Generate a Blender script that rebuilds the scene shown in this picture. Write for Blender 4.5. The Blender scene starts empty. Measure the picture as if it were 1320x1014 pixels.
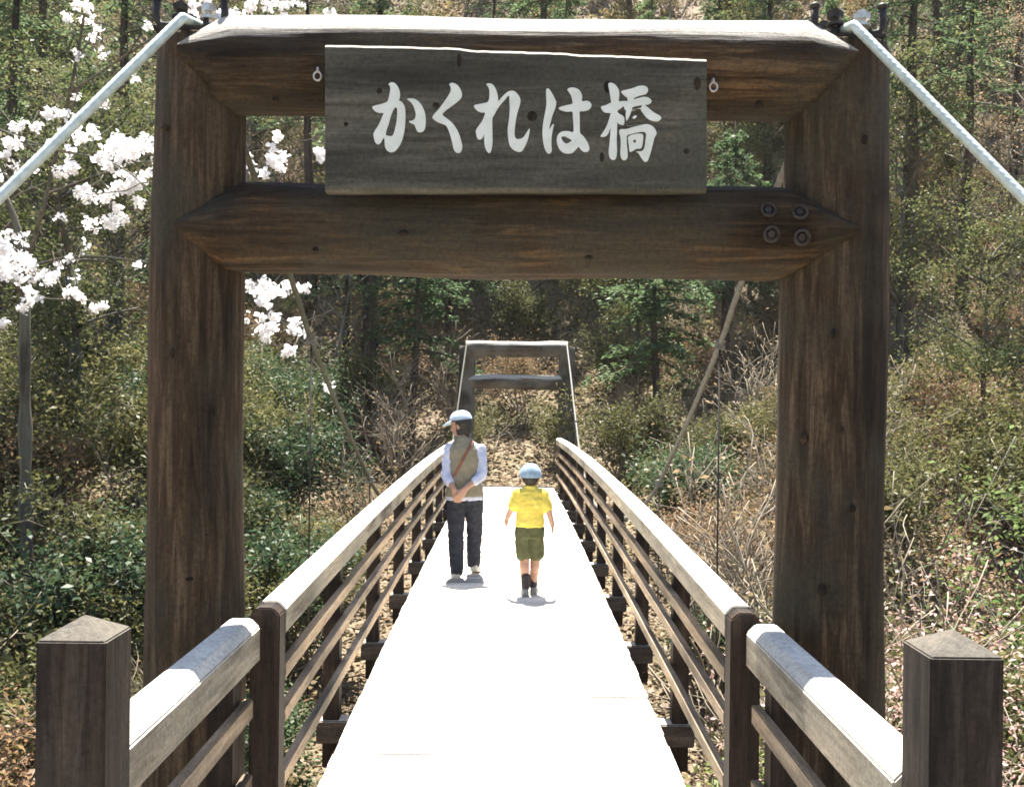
import bpy, bmesh, math, random
import numpy as np
from mathutils import Vector, Matrix, Quaternion
R = math.radians
random.seed(7); rng = np.random.default_rng(11)
sc = bpy.context.scene
COL = sc.collection
F = 1345.0; CX, CY, H = 660.0, 508.0, 1.65          # focal length in photo pixels, eye point, eye height
ROLL = R(.65)
def at(px, py, d):                                   # a point seen at photo pixel px,py that stands d metres away
    u, v = px - CX, py - CY; c, s = math.cos(ROLL), math.sin(ROLL)
    u, v = u * c + v * s, v * c - u * s               # the photo is turned a little clockwise
    return Vector((u / F * d, d, H - v / F * d))

# ------------------------------------------------------------------ materials
def new_mat(name):
    m = bpy.data.materials.new(name); m.use_nodes = True
    nt = m.node_tree; nt.nodes.clear()
    out = nt.nodes.new('ShaderNodeOutputMaterial')
    return m, nt, out
def nd(nt, t, **kw):
    n = nt.nodes.new(t)
    for k, v in kw.items():
        if k.startswith('i_'): n.inputs[k[2:].replace('_', ' ')].default_value = v
        else: setattr(n, k, v)
    return n
def ramp(nt, fac, stops, interp='LINEAR'):
    r = nt.nodes.new('ShaderNodeValToRGB'); r.color_ramp.interpolation = interp
    el = r.color_ramp.elements
    while len(el) < len(stops): el.new(0.5)
    for e, (p, c) in zip(el, stops):
        e.position = p; e.color = (*c, 1) if len(c) == 3 else c
    nt.links.new(fac, r.inputs['Fac']); return r
def coords(nt, scale=(1, 1, 1), space='Object'):
    tc = nd(nt, 'ShaderNodeTexCoord'); mp = nd(nt, 'ShaderNodeMapping')
    mp.inputs['Scale'].default_value = scale
    nt.links.new(tc.outputs[space], mp.inputs['Vector']); return mp.outputs['Vector']
def mixc(nt, a, b, fac, mode='MIX'):
    n = nd(nt, 'ShaderNodeMix', data_type='RGBA', blend_type=mode)
    if isinstance(fac, float): n.inputs[0].default_value = fac
    else: nt.links.new(fac, n.inputs[0])
    for i, v in ((6, a), (7, b)):
        if isinstance(v, tuple): n.inputs[i].default_value = (*v, 1)
        else: nt.links.new(v, n.inputs[i])
    return n.outputs[2]

def wood(name, dark, mid, light, axis, rough=.8, crack=.5, stain=None, bump=.5, grain=1.0, lit_bleach=None):
    """grain runs along axis (0 x, 1 y, 2 z)"""
    m, nt, out = new_mat(name)
    L = nt.links.new
    def sc_(a, b):
        s = [a * grain, a * grain, a * grain]; s[axis] = b * grain; return tuple(s)
    n1 = nd(nt, 'ShaderNodeTexNoise', i_Scale=1.0, i_Detail=10.0, i_Roughness=.75); n1.inputs['Distortion'].default_value = .6; L(coords(nt, sc_(34, 2.6)), n1.inputs['Vector'])
    n2 = nd(nt, 'ShaderNodeTexNoise', i_Scale=1.0, i_Detail=4.0, i_Roughness=.6); L(coords(nt, sc_(5, .8)), n2.inputs['Vector'])
    n3 = nd(nt, 'ShaderNodeTexNoise', i_Scale=1.0, i_Detail=7.0, i_Roughness=.75); L(coords(nt, sc_(85, 3.2)), n3.inputs['Vector'])
    r1 = ramp(nt, n1.outputs['Fac'], [(.34, dark), (.5, mid), (.66, light)])
    r2 = ramp(nt, n2.outputs['Fac'], [(.34, (.3, .3, .3)), (.5, (1, 1, 1)), (.66, (1.65, 1.55, 1.45))])
    c = mixc(nt, r1.outputs['Color'], r2.outputs['Color'], 1.0, 'MULTIPLY')
    rc = ramp(nt, n3.outputs['Fac'], [(.33, (1, 1, 1)), (.40, (0, 0, 0))])
    mul = nd(nt, 'ShaderNodeMath', operation='MULTIPLY'); L(rc.outputs['Color'], mul.inputs[0]); mul.inputs[1].default_value = crack
    c = mixc(nt, c, tuple(v * .25 for v in dark), mul.outputs[0])
    # knots
    vk = nd(nt, 'ShaderNodeTexVoronoi', i_Scale=1.0); L(coords(nt, sc_(3.6, 1.7)), vk.inputs['Vector'])
    rk = ramp(nt, vk.outputs['Distance'], [(.07, (1, 1, 1)), (.17, (0, 0, 0))])
    mk = nd(nt, 'ShaderNodeMath', operation='MULTIPLY'); L(rk.outputs['Color'], mk.inputs[0]); mk.inputs[1].default_value = .75
    c = mixc(nt, c, tuple(v * .4 for v in dark), mk.outputs[0])
    if stain:
        n4 = nd(nt, 'ShaderNodeTexNoise', i_Scale=2.4, i_Detail=5.0); L(coords(nt), n4.inputs['Vector'])
        r4 = ramp(nt, n4.outputs['Fac'], [(.44, (0, 0, 0)), (.62, (.7, .7, .7))])
        c = mixc(nt, c, stain, r4.outputs['Color'])
    if lit_bleach:                                        # silvered upper faces, plus sunlit brightness painted into their colour
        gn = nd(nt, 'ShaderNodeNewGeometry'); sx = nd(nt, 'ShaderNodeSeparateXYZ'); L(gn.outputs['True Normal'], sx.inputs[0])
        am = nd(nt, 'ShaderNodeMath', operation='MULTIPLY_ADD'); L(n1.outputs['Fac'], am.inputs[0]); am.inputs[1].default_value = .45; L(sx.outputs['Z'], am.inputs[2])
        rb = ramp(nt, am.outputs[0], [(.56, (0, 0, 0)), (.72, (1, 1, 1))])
        cb = mixc(nt, lit_bleach, r2.outputs['Color'], .35, 'MULTIPLY')
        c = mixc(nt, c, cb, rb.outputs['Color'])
    n5 = nd(nt, 'ShaderNodeTexNoise', i_Scale=55.0, i_Detail=4.0, i_Roughness=.8); L(coords(nt), n5.inputs['Vector'])
    r5 = ramp(nt, n5.outputs['Fac'], [(.36, (.62, .62, .62)), (.5, (1, 1, 1)), (.66, (1.3, 1.3, 1.28))])
    c = mixc(nt, c, r5.outputs['Color'], .75, 'MULTIPLY')
    p = nd(nt, 'ShaderNodeBsdfPrincipled', i_Roughness=rough)
    p.inputs['Specular IOR Level'].default_value = .2
    L(c, p.inputs['Base Color'])
    ad = nd(nt, 'ShaderNodeMath', operation='ADD'); L(n1.outputs['Fac'], ad.inputs[0]); L(n3.outputs['Fac'], ad.inputs[1])
    b = nd(nt, 'ShaderNodeBump', i_Strength=bump, i_Distance=.012); L(ad.outputs[0], b.inputs['Height']); L(b.outputs['Normal'], p.inputs['Normal'])
    L(p.outputs[0], out.inputs[0]); return m

def simple(name, c1, c2, scale=20, rough=.7, metal=0.0, bump=.2, spec=.3, dist=.004):
    m, nt, out = new_mat(name); L = nt.links.new
    n = nd(nt, 'ShaderNodeTexNoise', i_Scale=scale, i_Detail=6.0, i_Roughness=.6); L(coords(nt), n.inputs['Vector'])
    r = ramp(nt, n.outputs['Fac'], [(.32, c1), (.68, c2)])
    p = nd(nt, 'ShaderNodeBsdfPrincipled', i_Roughness=rough, i_Metallic=metal); p.inputs['Specular IOR Level'].default_value = spec
    L(r.outputs['Color'], p.inputs['Base Color'])
    b = nd(nt, 'ShaderNodeBump', i_Strength=bump, i_Distance=dist); L(n.outputs['Fac'], b.inputs['Height']); L(b.outputs['Normal'], p.inputs['Normal'])
    L(p.outputs[0], out.inputs[0]); return m

def leafmat(name, stops, trans=.4, gloss=.012, patch=None):
    """leaf colour picked per leaf; patch = (scale, stops2) mixes a second palette in broad patches of another species"""
    m, nt, out = new_mat(name); L = nt.links.new
    g = nd(nt, 'ShaderNodeNewGeometry')
    r = ramp(nt, g.outputs['Random Per Island'], stops); c = r.outputs['Color']
    if patch:
        n = nd(nt, 'ShaderNodeTexNoise', i_Scale=patch[0], i_Detail=3.0); L(coords(nt), n.inputs['Vector'])
        r2 = ramp(nt, g.outputs['Random Per Island'], patch[1])
        rf = ramp(nt, n.outputs['Fac'], [(patch[2], (0, 0, 0)), (patch[2] + .1, (1, 1, 1))])
        c = mixc(nt, c, r2.outputs['Color'], rf.outputs['Color'])
    oi = nd(nt, 'ShaderNodeObjectInfo')
    hs = nd(nt, 'ShaderNodeHueSaturation'); mr = nd(nt, 'ShaderNodeMapRange'); L(oi.outputs['Random'], mr.inputs[0])
    mr.inputs[3].default_value = .7; mr.inputs[4].default_value = 1.3; L(mr.outputs[0], hs.inputs['Value']); L(c, hs.inputs['Color'])
    mr2 = nd(nt, 'ShaderNodeMapRange'); L(oi.outputs['Random'], mr2.inputs[0]); mr2.inputs[3].default_value = .515; mr2.inputs[4].default_value = .485
    L(mr2.outputs[0], hs.inputs['Hue']); c = hs.outputs['Color']
    d = nd(nt, 'ShaderNodeBsdfDiffuse'); t = nd(nt, 'ShaderNodeBsdfTranslucent'); gl = nd(nt, 'ShaderNodeBsdfGlossy', i_Roughness=.45)
    L(c, d.inputs[0]); L(c, t.inputs[0])
    mx = nd(nt, 'ShaderNodeMixShader'); mx.inputs[0].default_value = trans; L(d.outputs[0], mx.inputs[1]); L(t.outputs[0], mx.inputs[2])
    m2 = nd(nt, 'ShaderNodeMixShader'); m2.inputs[0].default_value = gloss; L(mx.outputs[0], m2.inputs[1]); L(gl.outputs[0], m2.inputs[2])
    L(m2.outputs[0], out.inputs[0]); return m

M = {}
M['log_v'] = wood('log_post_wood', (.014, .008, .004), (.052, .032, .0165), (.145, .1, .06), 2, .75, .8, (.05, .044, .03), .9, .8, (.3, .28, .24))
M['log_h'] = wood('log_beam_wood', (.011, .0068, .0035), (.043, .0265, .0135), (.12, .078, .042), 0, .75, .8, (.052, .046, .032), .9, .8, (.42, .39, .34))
M['log_low'] = wood('lower_beam_wood', (.011, .0065, .003), (.048, .028, .013), (.135, .082, .04), 0, .75, .8, (.048, .043, .03), .9, .8)  # no pale top: the upper beam's shade is kept in its colour
M['log_far_v'] = wood('silvered_post_wood', (.024, .019, .015), (.055, .044, .035), (.105, .09, .074), 2, .85, .6, (.12, .115, .1), .8, .8)
M['log_far_h'] = wood('silvered_beam_wood', (.024, .019, .015), (.055, .044, .035), (.105, .09, .074), 0, .85, .6, (.12, .115, .1), .8, .8, (.36, .34, .3))
M['knot'] = wood('dark_knot_wood', (.01, .007, .004), (.02, .014, .009), (.04, .029, .019), 1, .8, .4, None, .5)
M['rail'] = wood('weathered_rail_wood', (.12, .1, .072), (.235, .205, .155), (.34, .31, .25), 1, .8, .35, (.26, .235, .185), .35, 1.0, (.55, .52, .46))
M['slat'] = wood('brown_slat_wood', (.16, .115, .072), (.255, .19, .125), (.35, .27, .19), 1, .7, .3, None, .3)
M['post'] = wood('dark_rail_post_wood', (.012, .0075, .005), (.026, .016, .011), (.047, .03, .021), 2, .7, .4, None, .4)
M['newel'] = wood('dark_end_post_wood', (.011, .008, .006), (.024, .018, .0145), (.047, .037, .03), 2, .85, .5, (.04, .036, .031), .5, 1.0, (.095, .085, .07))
M['deck'] = wood('weathered_deck_planks', (.48, .45, .39), (.57, .54, .48), (.64, .61, .55), 0, .8, .1, None, .25)
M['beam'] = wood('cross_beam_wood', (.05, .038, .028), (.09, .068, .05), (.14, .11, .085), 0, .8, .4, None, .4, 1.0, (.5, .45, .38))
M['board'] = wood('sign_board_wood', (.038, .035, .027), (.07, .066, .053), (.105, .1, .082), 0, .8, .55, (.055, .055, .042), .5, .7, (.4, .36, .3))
M['paint'] = simple('pale_sign_paint', (.5, .52, .47), (.62, .64, .6), 14, .6)
M['cable'] = simple('galvanised_cable', (.36, .42, .38), (.55, .61, .57), 30, .45, .25, .1)
M['cable_old'] = simple('weathered_cable', (.1, .096, .084), (.165, .158, .14), 30, .7, .1, .1)
M['cable_shaded'] = simple('shaded_cable', (.03, .032, .022), (.07, .07, .05), 30, .8, .0, .1)  # left main cable: tree shade painted in as a darker tone
M['iron'] = simple('dark_iron', (.018, .015, .013), (.05, .042, .036), 40, .6, .3, .3)
M['zinc'] = simple('zinc_fitting', (.38, .36, .33), (.58, .56, .52), 40, .4, .7, .2)
M['bark'] = wood('grey_brown_bark', (.05, .04, .03), (.10, .085, .065), (.17, .15, .12), 2, .9, .5, (.10, .11, .085), 1.0, .6)
M['bark_pale'] = wood('pale_grey_bark', (.14, .125, .105), (.22, .2, .17), (.32, .3, .26), 2, .9, .3, (.18, .19, .15), 1.0, .6)
M['bark_dark'] = wood('dark_red_brown_bark', (.03, .022, .017), (.06, .043, .033), (.1, .075, .058), 2, .9, .5, None, 1.0, .6)
M['conifer'] = leafmat('conifer_needles', [(0, (.05, .085, .038)), (.5, (.09, .14, .062)), (.85, (.12, .17, .078)), (1, (.15, .18, .085))], .45)
M['broad'] = leafmat('evergreen_leaves', [(0, (.045, .06, .02)), (.4, (.085, .1, .034)), (.8, (.13, .135, .05)), (1, (.19, .18, .08))], .45)
M['fresh'] = leafmat('fresh_spring_leaves', [(0, (.085, .092, .038)), (.5, (.14, .14, .06)), (1, (.21, .2, .1))], .5)
M['bud'] = leafmat('tan_spring_buds', [(0, (.14, .1, .05)), (.5, (.21, .155, .08)), (1, (.27, .21, .12))], .45)
M['teal'] = leafmat('glossy_shrub_leaves', [(0, (.022, .045, .022)), (.5, (.042, .072, .03)), (1, (.075, .105, .048))], .35, .015)
M['olive'] = leafmat('olive_shrub_leaves', [(0, (.05, .055, .018)), (.5, (.09, .092, .032)), (1, (.15, .14, .055))], .4)
M['orange'] = leafmat('orange_brown_leaves', [(0, (.12, .075, .038)), (.5, (.2, .13, .068)), (.8, (.26, .17, .095)), (1, (.14, .13, .05))], .45)
M['pink'] = leafmat('pink_blossom', [(0, (.32, .18, .15)), (.5, (.48, .3, .27)), (1, (.58, .44, .4))], .4, .02)
M['blossom'] = leafmat('white_cherry_blossom', [(0, (.80, .77, .76)), (.6, (.84, .82, .81)), (1, (.86, .85, .84))], .5, .0)
M['bright'] = leafmat('bright_green_leaves', [(0, (.10, .15, .035)), (.5, (.15, .21, .06)), (1, (.2, .26, .1))], .5)
M['litter'] = leafmat('dry_fallen_leaves', [(0, (.13, .09, .055)), (.4, (.2, .148, .095)), (.75, (.26, .2, .135)), (1, (.31, .25, .175))], .25, .01)
M['brush'] = leafmat('undergrowth_leaves', [(0, (.06, .066, .024)), (.3, (.115, .112, .04)), (.65, (.16, .14, .06)), (1, (.23, .19, .095))], .45, .01,
                     (.22, [(0, (.11, .08, .042)), (.4, (.18, .13, .07)), (.8, (.25, .19, .11)), (1, (.14, .13, .055))], .45))
M['twig'] = simple('grey_dry_twigs', (.15, .12, .085), (.3, .255, .19), 5, .9)

def ground_mat():
    m, nt, out = new_mat('leaf_covered_soil'); L = nt.links.new
    v = coords(nt)
    n = nd(nt, 'ShaderNodeTexNoise', i_Scale=9.0, i_Detail=9.0, i_Roughness=.75); L(v, n.inputs['Vector'])
    n2 = nd(nt, 'ShaderNodeTexNoise', i_Scale=.5, i_Detail=4.0); L(v, n2.inputs['Vector'])
    vo = nd(nt, 'ShaderNodeTexVoronoi', i_Scale=22.0); L(v, vo.inputs['Vector'])
    r = ramp(nt, n.outputs['Fac'], [(.3, (.09, .065, .042)), (.5, (.17, .125, .082)), (.7, (.26, .2, .138))])
    r2 = ramp(nt, n2.outputs['Fac'], [(.4, (1, 1, 1)), (.65, (.62, .72, .5))])
    c = mixc(nt, r.outputs['Color'], r2.outputs['Color'], 1.0, 'MULTIPLY')
    rv = ramp(nt, vo.outputs['Color'], [(.2, (.6, .55, .5)), (.8, (1.3, 1.25, 1.2))])
    c = mixc(nt, c, rv.outputs['Color'], .8, 'MULTIPLY')
    p = nd(nt, 'ShaderNodeBsdfPrincipled', i_Roughness=.95); L(c, p.inputs['Base Color'])
    b = nd(nt, 'ShaderNodeBump', i_Strength=.8, i_Distance=.06); L(n.outputs['Fac'], b.inputs['Height']); L(b.outputs['Normal'], p.inputs['Normal'])
    L(p.outputs[0], out.inputs[0]); return m
M['ground'] = ground_mat()
M['path'] = simple('pale_gravel_path', (.28, .25, .21), (.42, .39, .34), 40, .95, 0, .5)

# ------------------------------------------------------------------ object helpers
def tag(o, label=None, cat=None, group=None, kind=None):
    for k, v in (('label', label), ('category', cat), ('group', group), ('kind', kind)):
        if v: o[k] = v
    return o
def thing(name, loc, label, cat, group=None):
    o = bpy.data.objects.new(name, None); COL.objects.link(o); o.location = loc
    o.empty_display_size = .2
    return tag(o, label, cat, group)
def link_mesh(name, me, mat, root=None, world=True):
    """mesh built in world coordinates; moved into its root's frame"""
    o = bpy.data.objects.new(name, me); COL.objects.link(o)
    if mat and not me.materials: me.materials.append(mat)
    if root is not None:
        if world:
            off = Vector((0, 0, 0)); r = root
            while r: off += Vector(r.location); r = r.parent
            me.transform(Matrix.Translation(-off))
        o.parent = root
    return o
class MB:
    def __init__(s): s.V = []; s.Q = []; s.n = 0
    def add(s, V, Q):
        V = np.asarray(V, dtype=np.float64).reshape(-1, 3); s.V.append(V); s.Q.extend([tuple(i + s.n for i in q) for q in Q]); s.n += len(V)
    def box(s, x0, x1, y0, y1, z0, z1):
        s.add([(x0, y0, z0), (x1, y0, z0), (x1, y1, z0), (x0, y1, z0), (x0, y0, z1), (x1, y0, z1), (x1, y1, z1), (x0, y1, z1)],
              [(3, 2, 1, 0), (4, 5, 6, 7), (0, 1, 5, 4), (1, 2, 6, 5), (2, 3, 7, 6), (3, 0, 4, 7)])
    def prism(s, sections, cap=True):
        """list of equal-length rings"""
        n = len(sections[0]); V = [p for r in sections for p in r]; Q = []
        for i in range(len(sections) - 1):
            for j in range(n):
                k = (j + 1) % n
                Q.append((i * n + j, i * n + k, (i + 1) * n + k, (i + 1) * n + j))
        if cap: Q.append(tuple(range(n - 1, -1, -1))); Q.append(tuple((len(sections) - 1) * n + j for j in range(n)))
        s.add(V, Q)
    def tube(s, pts, rad, sides=6, cap=True):
        s.prism(rings(pts, rad, sides), cap)
    def ell(s, c, r, rot=None, seg=14, rg=9):
        c = np.array(c, float); V = []; Q = []
        for i in range(rg + 1):
            th = math.pi * i / rg
            for j in range(seg):
                ph = 2 * math.pi * j / seg
                v = Vector((r[0] * math.sin(th) * math.cos(ph), r[1] * math.sin(th) * math.sin(ph), r[2] * math.cos(th)))
                if rot is not None: v = rot @ v
                V.append(c + np.array(v))
        for i in range(rg):
            for j in range(seg):
                k = (j + 1) % seg; Q.append((i * seg + j, (i + 1) * seg + j, (i + 1) * seg + k, i * seg + k))
        s.add(V, Q)
    def mesh(s, name, smooth=False, bevel=0):
        me = bpy.data.meshes.new(name)
        me.from_pydata(np.concatenate(s.V).tolist(), [], s.Q); me.validate()
        bm = bmesh.new(); bm.from_mesh(me)
        bmesh.ops.remove_doubles(bm, verts=bm.verts, dist=1e-5)
        bmesh.ops.recalc_face_normals(bm, faces=bm.faces)
        if bevel: bmesh.ops.bevel(bm, geom=[e for e in bm.edges if len(e.link_faces) == 2 and e.calc_face_angle(0) > .6], offset=bevel, segments=2, affect='EDGES', clamp_overlap=True)
        bm.to_mesh(me); bm.free()
        if smooth: me.shade_smooth()
        return me
    def build(s, name, mat, root=None, smooth=False, bevel=0):
        return link_mesh(name, s.mesh(name, smooth, bevel), mat, root)
def rings(pts, rad, sides):
    pts = [Vector(p) for p in pts]; out = []
    if not hasattr(rad, '__len__'): rad = [rad] * len(pts)
    t0 = (pts[1] - pts[0]).normalized()
    a = t0.orthogonal().normalized()
    for i, p in enumerate(pts):
        t = (pts[min(i + 1, len(pts) - 1)] - pts[max(i - 1, 0)]).normalized()
        a = (a - t * a.dot(t)).normalized(); b = t.cross(a)
        out.append([p + (a * math.cos(2 * math.pi * j / sides) + b * math.sin(2 * math.pi * j / sides)) * rad[i] for j in range(sides)])
    return out
def np_mesh(name, V, k):
    """V (N*k,3): N separate faces of k corners"""
    me = bpy.data.meshes.new(name); n = len(V); f = n // k
    me.vertices.add(n); me.vertices.foreach_set('co', V.astype(np.float32).ravel())
    me.loops.add(n); me.loops.foreach_set('vertex_index', np.arange(n, dtype=np.int32))
    me.polygons.add(f); me.polygons.foreach_set('loop_start', np.arange(0, n, k, dtype=np.int32))
    try: me.polygons.foreach_set('loop_total', np.full(f, k, dtype=np.int32))
    except Exception: pass
    me.update(calc_edges=True); return me
def leaf_faces(C, size, aspect=.55, flat=0.0, droop=None, r=rng, fold=True):
    """a pointed leaf at every centre; flat 0 = any way up, 1 = lying level; droop = preferred axis direction (N,3)"""
    C = np.asarray(C); n = len(C)
    nrm = r.normal(size=(n, 3)); nrm[:, 2] = np.abs(nrm[:, 2]) + flat * 4
    nrm /= np.linalg.norm(nrm, axis=1)[:, None]
    d = r.normal(size=(n, 3))
    if droop is not None: d = d * .45 + droop
    d -= nrm * (d * nrm).sum(1)[:, None]; d /= np.linalg.norm(d, axis=1)[:, None] + 1e-9
    b = np.cross(nrm, d); s = (np.asarray(size) * r.uniform(.6, 1.35, n))[:, None]
    L = d * s * .5; W = b * s * .5 * aspect; up = nrm * s * .08
    V = np.stack([C - L, C - L * .1 - W + up, C + L, C - L * .1 + W + up], 1).reshape(-1, 3)
    return V
def children_of(o): return [c for c in bpy.data.objects if c.parent == o]
def copy_thing(o, loc, rz=0, s=1.0, label=None, group=None, tree=None):
    c = o.copy(); COL.objects.link(c); c.location = loc; c.rotation_euler = (0, 0, rz); c.scale = (s, s, s)
    if label: c['label'] = label
    if group: c['group'] = group
    for ch in tree if tree is not None else children_of(o):
        d = ch.copy(); COL.objects.link(d); d.parent = c
    return c

# ------------------------------------------------------------------ terrain
def sstep(a, b, x):
    t = np.clip((np.asarray(x, float) - a) / (b - a), 0, 1); return t * t * (3 - 2 * t)
PY = [-60, 3.4, 4.4, 6.5, 9, 11, 14, 17, 19.0, 20.6, 23, 27, 35, 50, 80, 130]
PZ = [-.06, -.06, -.4, -1.6, -2.3, -2.2, -1.4, -.75, -.16, -.08, .8, 3.2, 9.5, 21.5, 45, 80]
def hgt(x, y):
    x = np.asarray(x, float); y = np.asarray(y, float)
    z = sum(np.interp(y + o, PY, PZ) for o in (-.5, -.25, 0, .25, .5)) / 5
    ax = np.abs(x)
    z = z - 1.2 * sstep(1.25, 3.6, ax) * (1 - sstep(5, 9, y))
    z = z + (1.3 * sstep(2, 6, -x) + .8 * sstep(2, 6, x)) * sstep(9, 13, y) * (1 - sstep(19, 24, y))
    w = sstep(1.5, 5, ax) * .8 + sstep(22, 30, y) * .9
    z = z + w * (.22 * np.sin(x * .9 + y * .4) + .18 * np.sin(y * 1.1 - x * .5 + 1.3) + .08 * np.sin(x * 2.7 + 2) * np.sin(y * 2.3)
                 + .7 * sstep(24, 34, y) * np.sin(x * .21 + 1.0) + .5 * sstep(26, 36, y) * np.sin(x * .13 - y * .17))
    return z
def gz(x, y): return float(hgt(x, y))
xs = np.concatenate([np.linspace(-90, -16, 38)[:-1], np.linspace(-16, 16, 161), np.linspace(16, 90, 38)[1:]])
ys = np.concatenate([np.linspace(-60, -2, 20)[:-1], np.linspace(-2, 32, 171), np.linspace(32, 130, 90)[1:]])
X, Y = np.meshgrid(xs, ys); Z = hgt(X, Y)
nx, ny = len(xs), len(ys)
me = bpy.data.meshes.new('ground')
V = np.stack([X, Y, Z], -1).reshape(-1, 3)
idx = np.arange(nx * ny).reshape(ny, nx)
Q = np.stack([idx[:-1, :-1], idx[:-1, 1:], idx[1:, 1:], idx[1:, :-1]], -1).reshape(-1, 4)
me.from_pydata(V.tolist(), [], Q.tolist()); me.shade_smooth()
tag(link_mesh('ground', me, M['ground']), kind='structure')
b = MB(); yy = np.linspace(-12, 3.62, 30)
for i in range(len(yy) - 1):
    za, zb = gz(0, yy[i]) + .03, gz(0, yy[i + 1]) + .03
    b.add([(-1.2, yy[i], za), (1.15, yy[i], za), (1.15, yy[i + 1], zb), (-1.2, yy[i + 1], zb)], [(0, 1, 2, 3)])
tag(b.build('path', M['path']), kind='structure')

# ------------------------------------------------------------------ footbridge
BX = -.015                                             # bridge centre line
Y0, Y1 = 3.85, 19.2
def dz(y): return .045 - .0015 * (y - 11.46) ** 2      # gently arched deck
bridge = thing('footbridge', (BX, 11.46, -.1), 'arched wooden footbridge with bleached plank deck over the ravine', 'bridge')
b = MB(); y = Y0 - .06; r_ = random.Random(3)
while y < Y1:
    w = .142; l, r2 = .78 + r_.uniform(-.004, .004) + .015, .78 + r_.uniform(-.004, .004); t = r_.uniform(-.0015, .0015)
    b.prism([[(BX - l, y, dz(y) - .04 + t), (BX - l, y, dz(y) + t), (BX - l, y + w, dz(y + w) + t), (BX - l, y + w, dz(y + w) - .04 + t)],
             [(BX + r2, y, dz(y) - .04 + t), (BX + r2, y, dz(y) + t), (BX + r2, y + w, dz(y + w) + t), (BX + r2, y + w, dz(y + w) - .04 + t)]])
    y += .149
b.build('deck', M['deck'], bridge)
for sx in (-.5, .5):
    b = MB(); pr = []
    for y in np.linspace(Y0, Y1 - .1, 24):
        z = dz(y) - .045; x = BX + sx
        pr.append([(x - .06, y, z - .28), (x + .06, y, z - .28), (x + .06, y, z), (x - .06, y, z)])
    b.prism(pr); b.build('girder', M['post'], bridge)
PYS = [Y0 + .03 + i * 1.605 for i in range(10)]
for y in PYS:
    b = MB(); z = dz(y) - .05
    b.box(BX - .985, BX + .985, y - .06, y + .06, z - .12, z); o = b.build('cross_beam', M['beam'], bridge, bevel=.006)
# railings of the bridge
def hexrail(yy, xin, xout, top, face, zf, sgn):
    """bevelled handrail; xin<xout distances from the centre line"""
    sec = []
    bv = .028
    for y in yy:
        z = zf(y) + top; d = random.uniform(-.002, .002)
        ring = [(xin, z - bv - face), (xin, z - bv), (xin + bv, z + d), (xout - bv, z + d), (xout, z - bv), (xout, z - bv - face)]
        sec.append([(BX + sgn * a, y, c) for a, c in ring])
    return sec
for sgn, side, lab in ((-1, 'left', 'wooden bridge railing on the side where the adult walks'), (1, 'right', 'wooden bridge railing on the side where the child in yellow walks')):
    rail = thing('bridge_railing', (BX + sgn * .88, 11.46, 0), lab, 'railing', 'railings of the footbridge')
    b = MB(); ends = [Y0 + .07, 6.95, 10.2, 13.4, 16.65, Y1 - .2]
    for a, c in zip(ends[:-1], ends[1:]):
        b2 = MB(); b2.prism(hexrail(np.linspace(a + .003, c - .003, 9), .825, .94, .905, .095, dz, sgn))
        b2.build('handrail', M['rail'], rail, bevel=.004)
    for k, (hh, th) in enumerate(((.63, .052), (.465, .048), (.225, .05))):
        b = MB(); sec = []
        for y in np.linspace(Y0 + .115, Y1 - .25, 40):
            z = dz(y) + hh + random.uniform(-.002, .002)
            sec.append([(BX + sgn * a, y, z + c) for a, c in ((.832, -th / 2), (.832, th / 2), (.866, th / 2), (.866, -th / 2))])
        b.prism(sec); b.build('mid_rail', M['slat'], rail)
    for i, y in enumerate(PYS):
        b = MB(); z = dz(y)
        if i == 0:
            sec = [[(BX + sgn * a, yy_, c) for a, c in ((.828, -.6), (.828, z + .872), (.855, z + .898), (.911, z + .898), (.938, z + .872), (.938, -.6))] for yy_ in (y - .05, y + .05)]
            b.prism(sec)
        else:
            b.box(BX + sgn * .87 - (.0 if sgn > 0 else .085), BX + sgn * .87 + (.085 if sgn > 0 else 0), y - .045, y + .045, z - .3, z + .79)
        b.build('rail_post', M['post'], rail, bevel=.005)
    for y in PYS[1:]:                                   # iron straps at the foot of the posts
        pass
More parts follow.
